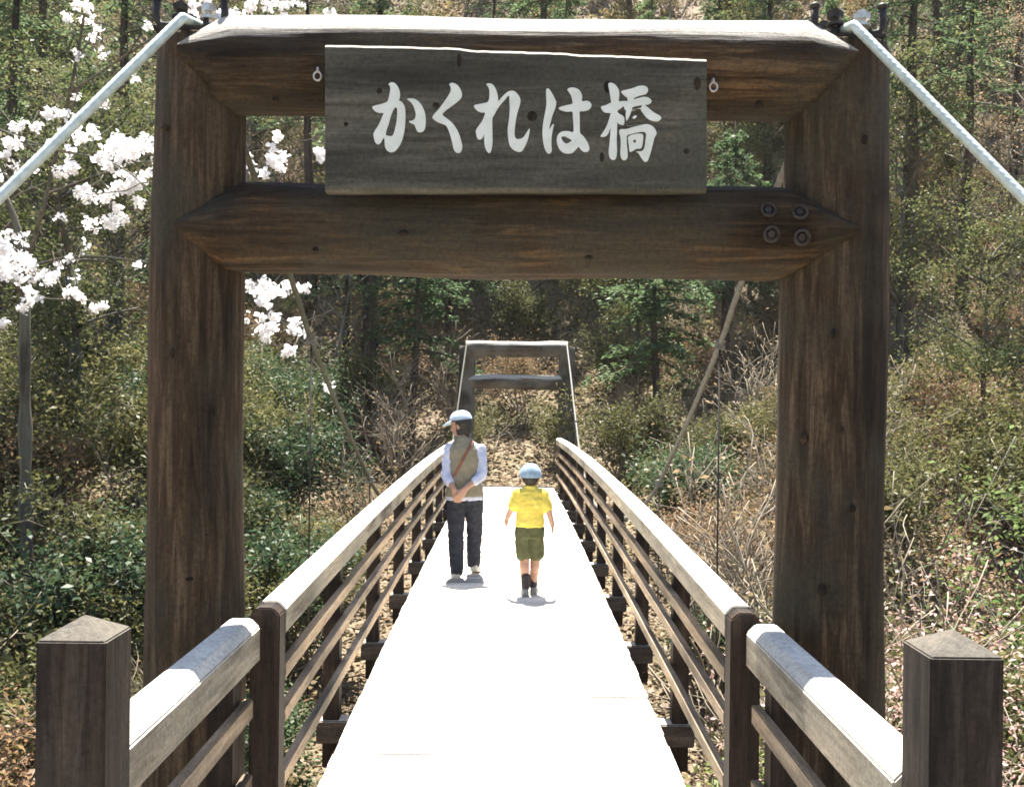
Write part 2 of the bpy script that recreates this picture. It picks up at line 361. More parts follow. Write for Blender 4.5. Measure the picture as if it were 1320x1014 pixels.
# approach railings on the near bank with big end posts
for sgn, lab in ((-1, 'short grained approach railing with dark square end post before the shaggy left gate post'),
                 (1, 'short grained approach railing with dark square end post under the white blossom-free right bank')):
    lab = ('short approach railing with dark square end post, on the blossom tree side' if sgn < 0
           else 'short approach railing with dark square end post, on the pink shrub side')
    CXA = -.022
    ar = thing('approach_railing', (CXA + sgn * .94, 3.0, -.06), lab, 'railing', 'approach railings')
    xa = .885; sec = []
    for y in np.linspace(2.452 if sgn < 0 else 2.337, 3.80, 10):
        z = .825
        sec.append([(CXA + sgn * a, y, c) for a, c in ((xa, z - .155), (xa, z - .032), (xa + .032, z), (xa + .105, z), (xa + .135, z - .032), (xa + .135, z - .155))])
    b = MB(); b.prism(sec); b.build('handrail', M['rail'], ar, bevel=.005)
    sec = []
    for y in np.linspace(2.452 if sgn < 0 else 2.337, 3.77, 8):
        sec.append([(CXA + sgn * a, y, c) for a, c in ((.90, .47), (.90, .54), (.935, .54), (.935, .47))])
    b = MB(); b.prism(sec); b.build('mid_rail', M['slat'], ar, bevel=.004)
    sec = []
    for y in np.linspace(2.452 if sgn < 0 else 2.337, 3.77, 8):
        sec.append([(CXA + sgn * a, y, c) for a, c in ((.90, .20), (.90, .27), (.935, .27), (.935, .20))])
    b = MB(); b.prism(sec); b.build('mid_rail', M['slat'], ar, bevel=.004)
    b = MB(); b.box(CXA + sgn * .98 - .045, CXA + sgn * .98 + .045, 3.62, 3.72, -.4, .669); b.build('rail_post', M['post'], ar, bevel=.005)
    b = MB(); xc, ya = (-.964, 2.295) if sgn < 0 else (.958, 2.18); x0 = xc - .077; x1 = xc + .077; yb = ya + .155; xm, ym = (x0 + x1) / 2, (ya + yb) / 2
    if sgn > 0: x0 += .0
    t = 1.095 if sgn < 0 else 1.11
    b.prism([[(x0, ya, -.3), (x1, ya, -.3), (x1, yb, -.3), (x0, yb, -.3)], [(x0, ya, t), (x1, ya, t), (x1, yb, t), (x0, yb, t)],
             [(xm - .004, ym - .004, t + .042), (xm + .004, ym - .004, t + .042), (xm + .004, ym + .004, t + .042), (xm - .004, ym + .004, t + .042)]])
    b.build('end_post', M['newel'], ar, bevel=.006)

# ------------------------------------------------------------------ log gates
def logmesh(p0, p1, r0, r1, seed, sides=64, seg=90, amp=.012, tip=0, lift=0):
    rr = random.Random(seed); ph = [rr.uniform(0, 6.28) for _ in range(8)]
    p0, p1 = Vector(p0), Vector(p1); b = MB(); sec = []
    pts = [p0.lerp(p1, i / seg) for i in range(seg + 1)]
    base = rings(pts, 1.0, sides)
    for i, ring in enumerate(base):
        t = i / seg; r = r0 + (r1 - r0) * t; o = []
        for j, v in enumerate(ring):
            a = 2 * math.pi * j / sides
            k = 1 + amp / r0 * (math.sin(2 * a + ph[0] + 2 * t) * .6 + math.sin(3 * a + ph[1] - 3 * t) * .4 + .5 * math.sin(9 * t + ph[2] + a) + .3 * math.sin(17 * t + ph[3] - 2 * a)
                                + .13 * math.sin(13 * a + ph[4] + t * 4) + .1 * math.sin(21 * a + ph[5] - t * 3))
            # drying checks along the log
            for q in range(2):
                da = (a - ph[6 + q] - .15 * math.sin(5 * t + q) + math.pi) % (2 * math.pi) - math.pi
                k -= .035 * math.exp(-(da / .04) ** 2) * max(0, math.sin(6 * t + ph[q]))
            o.append(pts[i] + (v - pts[i]) * r * k)
        if tip:                                        # ends hewn to a point that laps over the post
            f = min(1, (min(t, 1 - t) * (p1 - p0).length + .008) / tip); f = max(.05, f) ** .9
            c0 = pts[i] + Vector((0, -r * (1 - f) * .9, r * (1 - f) * lift))
            L_ = (p1 - p0).length; o2 = []
            for j, v in enumerate(o):                  # the axe did not leave it even
                a = 2 * math.pi * j / sides; tj = tip * (1 + .22 * math.sin(2 * a + ph[1] + (t > .5)) + .12 * math.sin(5 * a + ph[2]))
                fj = max(.05, min(1, (min(t, 1 - t) * L_ + .008) / tj)) ** .9
                o2.append(pts[i] + Vector((0, -r * (1 - fj) * .9, r * (1 - fj) * lift)) + (v - pts[i]) * fj)
            o = o2
        sec.append(o)
    b.prism(sec); return b
def saddle(x, y, z, root):
    s = MB(); s.box(x - .13, x + .13, y - .13, y + .13, z, z + .016); s.build('base_plate', M['iron'], root, bevel=.003)
    s = MB()
    for dx in (-.055, .055):
        s.prism([[(x + dx - .009, y - .11, z + .016), (x + dx - .009, y + .11, z + .016), (x + dx - .009, y + .07, z + .075), (x + dx - .009, y - .07, z + .075)],
                 [(x + dx + .009, y - .11, z + .016), (x + dx + .009, y + .11, z + .016), (x + dx + .009, y + .07, z + .075), (x + dx + .009, y - .07, z + .075)]])
    s.build('cable_saddle', M['iron'], root, bevel=.003)
    for dx, dy in ((-.045, -.07), (.06, -.06), (-.05, .06), (.065, .055)):
        s = MB(); s.tube([(x + dx, y + dy, z + .016), (x + dx, y + dy, z + .125)], .015, 10); s.tube([(x + dx, y + dy, z + .09), (x + dx, y + dy, z + .115)], .031, 6)
        s.tube([(x + dx, y + dy, z + .062), (x + dx, y + dy, z + .072)], .033, 12); s.build('bolt', M['zinc'] if dx > 0 else M['iron'], root, smooth=False)
    for sg in (-1, 1):
        s = MB(); s.tube([(x + sg * .07, y - .09, z + .025), (x + sg * .115, y - .09, z + .03), (x + sg * .13, y - .09, z + .06), (x + sg * .128, y - .09, z + .125)], .015, 8)
        s.ell((x + sg * .128, y - .09, z + .13), (.02, .02, .014)); s.build('hook_bolt', M['iron'], root, smooth=True)
        s = MB(); s.box(x + sg * .08, x + sg * .155, y - .03, y + .05, z + .05, z + .062); s.build('lug', M['zinc'], root, bevel=.002)
GY = 4.08; KG = GY / 4.2
def gs(v): return H + (v - H) * KG       # height in the gate
gate = thing('log_gate', (0, GY, -.2), 'large dark brown log gate in front carrying the name board', 'gate', 'log gates of the bridge')
xl, xr = -1.272 * KG, 1.288 * KG
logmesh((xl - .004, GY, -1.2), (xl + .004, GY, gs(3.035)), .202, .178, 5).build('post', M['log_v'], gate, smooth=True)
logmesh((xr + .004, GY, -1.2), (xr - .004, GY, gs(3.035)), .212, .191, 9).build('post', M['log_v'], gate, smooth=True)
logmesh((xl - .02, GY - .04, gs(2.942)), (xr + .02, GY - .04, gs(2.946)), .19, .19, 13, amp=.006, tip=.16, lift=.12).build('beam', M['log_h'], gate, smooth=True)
logmesh((xl - .025, GY - .055, gs(2.285)), (xr + .03, GY - .055, gs(2.295)), .175, .172, 17, tip=.22).build('beam', M['log_low'], gate, smooth=True)
for px, py in ((989, 272), (1029, 275), (1031, 307), (992, 303)):
    q = at(px, py, GY - .21); dzv = q.z - gs(2.29); yb = GY - .055 - math.sqrt(max(.182 ** 2 - dzv ** 2, 0))
    s = MB(); n = Vector((0, yb - (GY - .055), dzv)).normalized(); c = Vector((q.x, yb, q.z))
    ring = []
    for k in range(17):
        a = 2 * math.pi * k / 16; ring.append(c + n * .006 + Vector((math.cos(a) * .026, 0, 0)) + n.cross(Vector((1, 0, 0))) * math.sin(a) * .026)
    s.tube(ring, .0065, 6, cap=False)
    s.tube([c - n * .02, c + n * .006], .014, 6)
    s.build('bolt', M['iron'], gate, smooth=False)
def knot(p, axis_pt, rx, rz, root):
    p = Vector(p); n = (p - Vector(axis_pt)).normalized(); q = Vector((0, -1, 0)).rotation_difference(n).to_matrix()
    s = MB(); s.ell(p, (rx, .012, rz), q, 18, 8); s.ell(p + n * .006, (rx * .5, .01, rz * .5), q, 12, 6); s.build('knot', M['knot'], root, smooth=True)
for px, py, ax, a, b_ in ((243, 745, xl, .022, .014), (275, 530, xl, .016, .03), (222, 455, xl, .011, .022), (240, 610, xl, .013, .013), (212, 165, xl, .014, .012), (265, 688, xl, .01, .016),
                          (1036, 565, xr, .018, .022), (1075, 430, xr, .012, .02), (1100, 655, xr, .01, .014), (1060, 760, xr, .016, .024), (1115, 180, xr, .012, .018), (1085, 555, xr, .009, .02)):
    q = at(px, py, GY - .18); dx = q.x - ax; r_k = .19 if ax < 0 else .203
    yk = GY - math.sqrt(max(r_k ** 2 - dx * dx, .0004)); knot((q.x * yk / (GY - .18), yk, H + (q.z - H) * yk / (GY - .18)), (ax, GY, H + (q.z - H) * yk / (GY - .18)), a, b_, gate)
for px, py, zc, a, b_ in ((520, 300, gs(2.29), .02, .012), (760, 330, gs(2.29), .016, .01), (405, 320, gs(2.29), .012, .009), (985, 128, gs(2.944), .015, .011), (350, 120, gs(2.944), .016, .012)):
    q = at(px, py, GY - .23); dz_ = q.z - zc; rk = .176 if zc < 2.5 else .19; y_ = GY - .05 - math.sqrt(max(rk ** 2 - dz_ ** 2, .001)); knot((q.x, y_, q.z), (q.x, GY - .05, zc), a, b_, gate)
saddle(xl, GY - .03, gs(3.045), gate); saddle(xr + .01, GY - .03, gs(3.045), gate)
FY = 20.0
far = thing('log_gate', (0, FY, -.2), 'smaller weathered log gate at the far end of the bridge', 'gate', 'log gates of the bridge')
fl, fr = at(600, 508, FY).x, at(731, 508, FY).x
logmesh((fl - .035, FY, -.6), (fl + .03, FY, 2.56),   .175, .15, 25, 32, 40).build('post', M['log_far_v'], far, smooth=True)
logmesh((fr + .035, FY, -.6), (fr - .02, FY, 2.56), .175, .15, 29, 32, 40).build('post', M['log_far_v'], far, smooth=True)
logmesh((fl, FY, 2.515), (fr, FY, 2.52), .15, .148, 33, 32, 40).build('beam', M['log_far_h'], far, smooth=True)
logmesh((fl, FY, 1.885), (fr, FY, 1.875), .136, .133, 37, 32, 40).build('beam', M['log_far_h'], far, smooth=True)

# ------------------------------------------------------------------ name board
SY = 3.765
sign = thing('sign_board', (0.015, SY, 2.4), 'grey wooden name board with pale brushed Japanese characters on the gate beam', 'sign')
def bp(px, py, y=SY): d = at(px, py, y); return d.x, d.z
b = MB(); n = 60; top = []; rr = random.Random(4)
for i in range(n + 1):
    px = 419 + (911 - 419) * i / n
    py = np.interp(px, [419, 470, 575, 590, 612, 735, 742, 790, 911], [57.5, 58, 60.5, 61, 64, 67.5, 69.5, 70.5, 76]) + rr.uniform(-.35, .35)
    top.append(bp(px, py))
bot = [bp(419 + (911 - 419) * i / n, 247.5 + .8 * math.sin(i * .4) * .3) for i in range(n + 1)]
c = .011; V = []; Q = []; m = n + 1
rows = [[(x, SY, z + .012) for x, z in bot], [(x, SY, z - .022) for x, z in top], [(x, SY + .010, z) for x, z in top], [(x, SY + .052, z) for x, z in top], [(x, SY + .052, z) for x, z in bot], [(x, SY + .012, z) for x, z in bot]]
rows[1] = [(x, SY, z - .010) for x, z in top]
for rw in rows: V += rw
for k in range(6):
    a, d = k * m, ((k + 1) % 6) * m
    for i in range(n): Q.append((a + i, a + i + 1, d + i + 1, d + i))
Q.append(tuple(k * m for k in range(6))); Q.append(tuple(k * m + n for k in range(5, -1, -1)))
b.add(V, Q); b.build('board', M['board'], sign)
s = MB(); x0, z0 = bp(419, 240); x1, _ = bp(911, 240)
def catmull(P, k=5):
    P = [np.array(p, float) for p in P]; n = len(P); out = []
    for i in range(n):
        a, b_, c_, d = P[i - 1], P[i], P[(i + 1) % n], P[(i + 2) % n]
        for j in range(k):
            t = j / k
            out.append(.5 * ((2 * b_) + (-a + c_) * t + (2 * a - 5 * b_ + 4 * c_ - d) * t * t + (-a + 3 * b_ - 3 * c_ + d) * t ** 3))
    return out
GLYPH = {
 'ka': ((470, 90), [([(242,148),(270,130),(305,138),(338,178),(356,235),(354,285),(346,310),(378,330),(402,370),(411,430),(410,520),(400,620),(378,710),(345,775),(305,820),(262,832),(225,812),(206,775),(202,715),(196,688),(182,702),(160,740),(135,752),(112,738),(97,700),(90,650),(105,615),(135,570),(160,520),(180,470),(190,440),(150,436),(115,425),(92,405),(78,378),(110,362),(160,350),(205,335),(232,318),(248,265),(258,210),(255,170)],
                    [[(300,390),(325,388),(328,450),(322,520),(308,590),(290,650),(275,668),(240,668),(215,655),(222,610),(245,540),(268,460)]]),
                   ([(428,297),(470,292),(515,302),(560,340),(595,400),(613,470),(615,540),(608,590),(590,620),(560,632),(532,622),(515,590),(500,555),(480,545),(450,530),(452,518),(485,512),(508,490),(515,450),(505,405),(485,355),(455,320)], [])]),
 'ku': ((550, 90), [([(228,148),(258,135),(300,150),(335,190),(355,245),(345,290),(310,325),(250,370),(195,410),(160,452),(200,490),(250,530),(290,580),(322,640),(345,710),(358,770),(350,815),(328,838),(295,832),(272,800),(258,740),(240,670),(215,600),(190,560),(150,545),(100,522),(65,495),(60,475),(85,440),(130,390),(180,320),(220,260),(242,215),(240,175)], [])]),
 're': ((550, 90), [([(600,148),(635,140),(672,160),(700,210),(715,265),(722,318),(750,285),(790,245),(830,218),(880,218),(920,255),(942,300),(938,350),(920,410),(902,480),(890,560),(884,630),(890,680),(915,700),(955,692),(985,665),(1010,625),(1035,595),(1030,650),(1015,710),(990,770),(955,822),(915,826),(870,805),(835,760),(820,690),(815,600),(828,500),(835,400),(832,320),(825,262),(790,300),(750,345),(710,400),(680,455),(662,490),(660,560),(662,650),(662,740),(650,810),(632,840),(605,820),(585,770),(578,700),(580,650),(566,682),(540,705),(512,695),(500,660),(495,615),(520,570),(550,530),(575,480),(585,435),(545,432),(505,412),(478,378),(485,358),(530,348),(580,338),(618,322),(630,270),(630,210),(618,175)], [])]),
 'ha': ((680, 90), [([(188,205),(208,192),(235,220),(265,275),(288,330),(278,390),(255,450),(235,520),(218,600),(250,555),(265,552),(255,600),(242,680),(240,760),(243,820),(220,845),(195,835),(172,790),(155,710),(150,620),(158,530),(175,440),(190,350),(188,270)], []),
                   ([(402,200),(440,182),(490,190),(525,215),(548,265),(548,318),(600,316),(635,338),(640,375),(610,408),(560,420),(525,425),(525,500),(525,580),(530,640),(560,670),(595,720),(620,780),(612,820),(570,828),(535,805),(515,778),(490,800),(450,838),(400,846),(350,830),(315,790),(297,740),(295,690),(315,645),(355,622),(410,620),(458,628),(462,560),(455,480),(450,425),(400,425),(345,412),(312,390),(345,372),(400,358),(448,345),(450,310),(438,265),(418,230)],
                    [[(340,680),(375,672),(410,690),(442,710),(425,730),(390,745),(355,722)]])]),
 'hashi': ((760, 90), [([(188,150),(215,135),(250,148),(285,190),(298,240),(292,320),(280,420),(278,520),(275,620),(272,720),(275,830),(262,895),(235,908),(205,890),(192,830),(200,740),(208,640),(212,540),(215,440),(215,330),(205,250)], []),
                   ([(115,375),(160,360),(215,335),(300,322),(360,318),(390,330),(350,362),(300,400),(250,430),(200,438),(150,430),(125,405)], []),
                   ([(215,440),(240,450),(230,530),(205,600),(180,655),(150,675),(110,672),(135,630),(170,570),(195,500)], []),
                   ([(265,420),(295,445),(330,465),(348,490),(348,530),(340,558),(310,555),(285,540),(268,500)], []),
                   ([(318,222),(370,205),(430,190),(490,168),(545,165),(580,185),(585,220),(560,250),(500,265),(440,288),(385,285),(340,255)], []),
                   ([(350,345),(400,312),(460,298),(540,277),(590,285),(622,318),(600,348),(540,358),(470,368),(420,385),(370,410),(348,390)], []),
                   ([(385,275),(440,280),(440,330),(425,400),(400,470),(372,515),(362,470),(365,420),(380,350)], []),
                   ([(540,350),(580,380),(640,430),(700,465),(720,490),(690,520),(640,520),(590,500),(550,460),(515,400)], []),
                   ([(372,430),(420,410),(480,395),(550,390),(560,470),(550,545),(480,552),(400,568),(374,558),(370,490)], [[(432,482),(455,464),(472,472),(462,488),(440,495)], [(432,408),(455,398),(472,398),(462,410),(440,416)]]),
                   ([(300,610),(370,600),(440,580),(520,560),(580,552),(640,580),(672,640),(650,690),(630,770),(605,860),(580,920),(550,925),(520,890),(490,840),(470,825),(520,822),(548,790),(562,700),(566,645),(540,628),(480,635),(420,650),(376,668),(372,740),(380,830),(378,890),(350,912),(320,895),(308,840),(312,760),(310,690)], []),
                   ([(390,675),(450,652),(510,648),(535,660),(535,720),(520,790),(470,798),(430,820),(402,826),(394,770),(386,715)], [[(438,715),(455,705),(468,720),(455,738),(440,735)]])]),
}
for ch, ((ox, oy), strokes) in GLYPH.items():
    tmp = []
    for k, (outl, holes) in enumerate(strokes):
        cu = bpy.data.curves.new('stroke', 'CURVE'); cu.dimensions = '2D'; cu.fill_mode = 'BOTH'; cu.extrude = .0035 + .0003 * k
        for P in [outl] + holes:
            pts = catmull(P); sp = cu.splines.new('POLY'); sp.points.add(len(pts) - 1); sp.use_cyclic_u = True
            for q, (u, v) in zip(sp.points, pts):
                x, z = bp(ox + u / 7.8, oy + v / 7.8); q.co = (x, z, 0, 1)
        co = bpy.data.objects.new('stroke', cu); COL.objects.link(co); tmp.append(co)
    dg = bpy.context.evaluated_depsgraph_get(); bm = bmesh.new()
    for co in tmp: 
        m_ = bpy.data.meshes.new_from_object(co.evaluated_get(dg)); bm.from_mesh(m_); bpy.data.meshes.remove(m_)
    for co in tmp: bpy.data.objects.remove(co)
    me = bpy.data.meshes.new('character'); bm.to_mesh(me); bm.free()
    me.transform(Matrix.Translation((0, SY, 0)) @ Matrix.Rotation(R(90), 4, 'X'))
    me.materials.clear(); me.materials.append(M['paint']); link_mesh('character', me, None, sign)
for px, py, a, b_ in ((686, 150, 7, 7), (489, 117, 4, 4), (562, 136, 5, 4), (899, 108, 5, 9), (592, 78, 3, 9), (783, 112, 5, 8), (776, 203, 3, 7), (446, 160, 3, 3), (885, 195, 4, 4)):
    x_, z_ = bp(px, py); k_ = SY / F; s = MB(); s.ell((x_, SY + .001, z_), (a * k_, .0035, b_ * k_), None, 20, 8); s.build('knot', M['knot'], sign, smooth=True)
for px, py in ((410, 96), (919, 110)):
    q = at(px, py, GY - .25); s = MB(); c0 = Vector((q.x, GY - .247, q.z))
    s.tube([c0 + Vector((0, .02, .02)), c0 + Vector((0, -.012, .02)), c0 + Vector((0, -.014, .006))], .0045, 8)
    s.tube([c0 + Vector((math.cos(a) * .014, -.014, math.sin(a) * .016 - .01)) for a in np.linspace(1.57, 7.85, 15)], .0038, 8)
    s.build('eye_hook', M['zinc'], sign, smooth=True)

# ------------------------------------------------------------------ cables
def strand(pts, Rr, step, sides, lobes=6, pitch=.16):
    P = [Vector(p) for p in pts]; L = [0]
    for a, c in zip(P[:-1], P[1:]): L.append(L[-1] + (c - a).length)
    n = max(2, int(L[-1] / step)); out = []
    A = np.array(P); s = np.linspace(0, L[-1], n + 1)
    pp = [Vector((np.interp(t, L, A[:, 0]), np.interp(t, L, A[:, 1]), np.interp(t, L, A[:, 2]))) for t in s]
    base = rings(pp, 1.0, sides); sec = []
    for i, ring in enumerate(base):
        o = []
        for j, v in enumerate(ring):
            a = 2 * math.pi * j / sides + 2 * math.pi * s[i] / pitch / lobes
            o.append(pp[i] + (v - pp[i]) * Rr * (.93 + .08 * abs(math.cos(a * lobes / 2))))
        sec.append(o)
    b = MB(); b.prism(sec); return b
def smooth_path(K, n=60):
    t = np.linspace(0, len(K) - 1, n); K = np.array(K, float); out = []
    for v in t:
        i = min(int(v), len(K) - 2); f = v - i
        a, b_, c_, d = K[max(i - 1, 0)], K[i], K[i + 1], K[min(i + 2, len(K) - 1)]
        out.append(Vector(.5 * ((2 * b_) + (-a + c_) * f + (2 * a - 5 * b_ + 4 * c_ - d) * f * f + (-a + 3 * b_ - 3 * c_ + d) * f ** 3)))
    return out
for sgn, lab in ((-1, 'steel suspension cable on the side with the white cherry blossom'), (1, 'steel suspension cable on the side with the pink shrub')):
    xg = xl if sgn < 0 else xr; xf = (fl + .02) if sgn < 0 else (fr - .02)
    cab = thing('suspension_cable', (xg, GY, 3.15), lab, 'cable', 'suspension cables')
    zt = 3.15
    ztop = 3.075
    back = [(xg, GY, ztop), (xg, GY - .215, 3.03), (at(0 if sgn < 0 else 1320, 508, 3.4).x, 3.4, at(0 if sgn < 0 else 1320, 251 if sgn < 0 else 258, 3.4).z)]; d_ = Vector(back[2]) - Vector(back[1]); back += [tuple(Vector(back[2]) + d_ * 2), tuple(Vector(back[2]) + d_ * 4.3)]
    strand(back,   .0185, .0055, 30, pitch=.028).build('backstay', M['cable'], cab, smooth=True)
    lat = lambda y: xg + (xf - xg) * (y - GY) / (FY - GY)
    K = [(GY, ztop), (5.68, 2.235), (6.16, 1.955), (7.57, 1.30), (9.1, .72), (11.5, .27), (14, .22), (16, .55), (17.4, 1.2), (18.7, 1.95), (20.0, 2.66)]
    pts = smooth_path([(lat(a), a, z) for a, z in K])
    strand(pts, .0155, .05, 12, pitch=.3).build('main_cable', M['cable_old' if sgn > 0 else 'cable_shaded'], cab, smooth=True)
    for y in (6.16, 8.4, 10.6, 13.0, 15.2, 17.4):
        z = float(np.interp(y, [p.y for p in pts], [p.z for p in pts])); x = lat(y)
        s = MB(); s.box(x - .024, x + .024, y - .03, y + .03, z - .026, z + .026); s.tube([(x - .034, y, z + .016), (x + .034, y, z + .016)], .008, 8); s.tube([(x - .034, y, z - .016), (x + .034, y, z - .016)], .008, 8)
        s.build('cable_clamp', M['cable_old'], cab, bevel=.005)
        if z > dz(y) - .05:
            s = MB(); s.tube([(x, y, z - .03), (x, y, dz(y) - .15)], .0055, 8); s.build('hanger_rod', M['iron'], cab, smooth=True)

# ------------------------------------------------------------------ people
def remesh(b, voxel, smooth_it=6):
    me = b.mesh('tmp'); o = bpy.data.objects.new('tmp', me); COL.objects.link(o)
    md = o.modifiers.new('r', 'REMESH'); md.mode = 'VOXEL'; md.voxel_size = voxel
    sm = o.modifiers.new('s', 'SMOOTH'); sm.iterations = smooth_it; sm.factor = .5
    dg = bpy.context.evaluated_depsgraph_get(); dg.update()
    r = bpy.data.meshes.new_from_object(o.evaluated_get(dg)); bpy.data.objects.remove(o); bpy.data.meshes.remove(me)
    r.shade_smooth(); return r
def folds(me, amp, sc_, seed):
    from mathutils import noise
    me.update(); N = [v.normal.copy() for v in me.vertices]
    for v, n in zip(me.vertices, N):
        p = Vector((v.co.x * sc_[0], v.co.y * sc_[1], v.co.z * sc_[2])) + Vector((seed * 7.3, 0, 0))
        k = noise.noise(p) + .5 * noise.noise(p * 2.1); v.co += n * amp * (1 - 2 * abs(k))
    me.update(); return me
def cap(b, p0, p1, r0, r1, sides=16):
    p0, p1 = Vector(p0), Vector(p1); d = (p1 - p0)
    if d.length < 1e-6: return
    t = d.normalized(); pts = []; rad = []
    for k in range(5): a = math.pi / 2 * k / 5; pts.append(p0 - t * r0 * math.cos(a)); rad.append(max(r0 * math.sin(a), r0 * .05))
    pts.append(p0); rad.append(r0); pts.append(p1); rad.append(r1)
    for k in range(4, -1, -1): a = math.pi / 2 * k / 5; pts.append(p1 + t * r1 * math.cos(a)); rad.append(max(r1 * math.sin(a), r1 * .05))
    b.tube(pts, rad, sides)
def chain(b, pts, rad):
    for i in range(len(pts) - 1): cap(b, pts[i], pts[i + 1], rad[i], rad[i + 1])
def torso(b, secs, n=24):
    """secs: (z, cx, cy, rx, ry)"""
    b.prism([[(cx + rx * math.copysign(abs(math.cos(a)) ** .85, math.cos(a)), cy + ry * math.copysign(abs(math.sin(a)) ** .85, math.sin(a)), z) for a in [2 * math.pi * j / n for j in range(n)]] for z, cx, cy, rx, ry in secs])
def hand(b, wrist, fdir, ndir, size, curl, thumb_side, spread=.08):
    """wrist, finger direction, palm normal (the way the fingers curl to), size = hand length"""
    f = Vector(fdir).normalized(); n = Vector(ndir); n = (n - f * n.dot(f)).normalized(); sdir = f.cross(n)
    w = Vector(wrist); s = size
    pc = w + f * s * .25
    for k in (-1, 0, 1): cap(b, w + sdir * s * .08 * k, w + f * s * .46 + sdir * s * .15 * k, s * .105, s * .095, 10)
    for k, (off, ln) in enumerate(((-.19, .36), (-.065, .44), (.065, .47), (.19, .42))):
        off *= thumb_side; base = w + f * s * .47 + sdir * s * off
        d = (f + sdir * off * spread * 4).normalized(); a = 0; p = base; r = s * .052
        for q, fr in enumerate((.45, .31, .24)):
            a += curl * (.6 if q == 0 else 1); v = d * math.cos(a) + n * math.sin(a); p2 = p + v * s * ln * fr
            cap(b, p, p2, r, r * .9, 8); p = p2; r *= .9
    t0 = w + f * s * .12 + sdir * thumb_side * s * .14; t1 = t0 + (f * .7 + sdir * thumb_side * .75 + n * .25).normalized() * s * .22; t2 = t1 + (f * .95 + sdir * thumb_side * .2 + n * .3).normalized() * s * .2
    cap(b, t0, t1, s * .075, s * .062, 8); cap(b, t1, t2, s * .06, s * .048, 8)
def head(b, c, rot, hh):
    """c: centre of the head, facing +y before rot; hh: head height"""
    def E(p, r): b.ell(Vector(c) + rot @ Vector(p) * hh, tuple(v * hh for v in r), rot)
    E((0, -.02, .1), (.335, .40, .40)); E((0, .10, -.12), (.27, .27, .32)); E((0, .17, -.33), (.17, .15, .14))
    E((0, .345, .03), (.2, .06, .1))                                   # brow
    E((0, .405, -.09), (.06, .075, .1)); E((0, .43, -.14), (.065, .06, .045))   # nose
    E((0, .365, -.25), (.10, .045, .03)); E((0, .355, -.285), (.085, .045, .028))  # lips
    for s in (-1, 1): E((s * .325, -.02, -.05), (.035, .08, .13)); E((s * .16, .28, -.1), (.1, .08, .1))
M['skin'] = simple('skin', (.33, .19, .13), (.4, .24, .17), 18, .55, 0, .05)
M['hair'] = simple('black_hair', (.012, .01, .009), (.03, .024, .02), 60, .5, 0, .6)
M['shirt'] = simple('pale_lavender_shirt', (.36, .39, .52), (.5, .52, .62), 22, .9, 0, .5, .1, .012)
M['vest'] = simple('beige_vest', (.17, .152, .108), (.225, .2, .147), 30, .9, 0, .5, .1, .012)
M['jeans'] = simple('dark_navy_jeans', (.018, .02, .028), (.035, .038, .05), 30, .85, 0, .6, .1, .012)
M['shoe'] = simple('pale_grey_shoes', (.42, .39, .34), (.55, .52, .46), 30, .8, 0, .2)
M['strap'] = simple('red_brown_strap', (.13, .05, .03), (.18, .075, .045), 30, .6)
M['cap_blue'] = simple('pale_blue_cap_cloth', (.36, .43, .52), (.45, .52, .6), 40, .9, 0, .3)
M['cap_dark'] = simple('dark_cap_band', (.03, .035, .045), (.05, .055, .065), 40, .9)
M['cap_child'] = simple('grey_blue_cap_cloth', (.14, .23, .32), (.32, .4, .46), 16, .9, 0, .3)
M['yellow'] = simple('yellow_cotton', (.6, .48, .085), (.67, .55, .12), 16, .9, 0, .6, .1, .014)
M['shorts'] = simple('olive_cotton', (.06, .066, .032), (.09, .096, .05), 22, .9, 0, .6, .1, .012)
M['sock'] = simple('dark_socks', (.02, .018, .02), (.04, .034, .034), 40, .9)
M['shoe_grey'] = simple('grey_trainers', (.16, .155, .15), (.28, .27, .26), 50, .8, 0, .2)
M['eye'] = simple('eye', (.02, .015, .012), (.03, .02, .018), 40, .2, 0, 0, .6)

def place(me_or_b, name, mat, root, base, smooth=True):
    me = me_or_b if isinstance(me_or_b, bpy.types.Mesh) else me_or_b.mesh(name, smooth)
    me.name = name
    if not me.materials: me.materials.append(mat)
    o = bpy.data.objects.new(name, me); COL.objects.link(o)
    if root is not None: o.parent = root
    else: o.location = base
    return o
def shoe(b, heel, toe_dir, ln, w, lift=0.0):
    h = Vector(heel); t = Vector(toe_dir).normalized(); s = Vector((t.y, -t.x, 0)); sec = []
    for u, ww, hh in ((0, .55, .55), (.06, .8, .85), (.25, .88, 1), (.45, .9, .9), (.7, 1.0, .6), (.88, .85, .42), (.97, .55, .32), (1.0, .25, .2)):
        z0 = h.z + lift * max(0, 1 - u / .7); c0 = h + t * ln * u
        sec.append([(c0.x + s.x * w * ww * q, c0.y + s.y * w * ww * q, z0 + zz * .085 * hh * ln / .24) for q, zz in ((-.48, 0), (-.5, .35), (-.42, .75), (-.2, 1), (.2, 1), (.42, .75), (.5, .35), (.48, 0))])
    b.prism(sec)

# adult: seen from behind, hands clasped behind the back, face turned to the left
AY = 9.15; ax0 = (600 - CX) / F * AY
base = Vector((ax0, AY, dz(AY)))
body = MB()
HC = (-.038, .045, 1.335); hrot = Matrix.Rotation(R(68), 3, 'Z') @ Matrix.Rotation(R(-8), 3, 'X')
head(body, HC, hrot, .225)
cap(body, (-.012, .0, 1.13), (-.03, .03, 1.28), .055, .052)
torso(body, [(.70, .0, 0, .14, .09), (.78, .0, 0, .145, .095), (.92, 0, 0, .12, .08), (1.05, 0, 0, .14, .09), (1.13, 0, 0, .13, .075), (1.18, -.01, 0, .06, .05)])
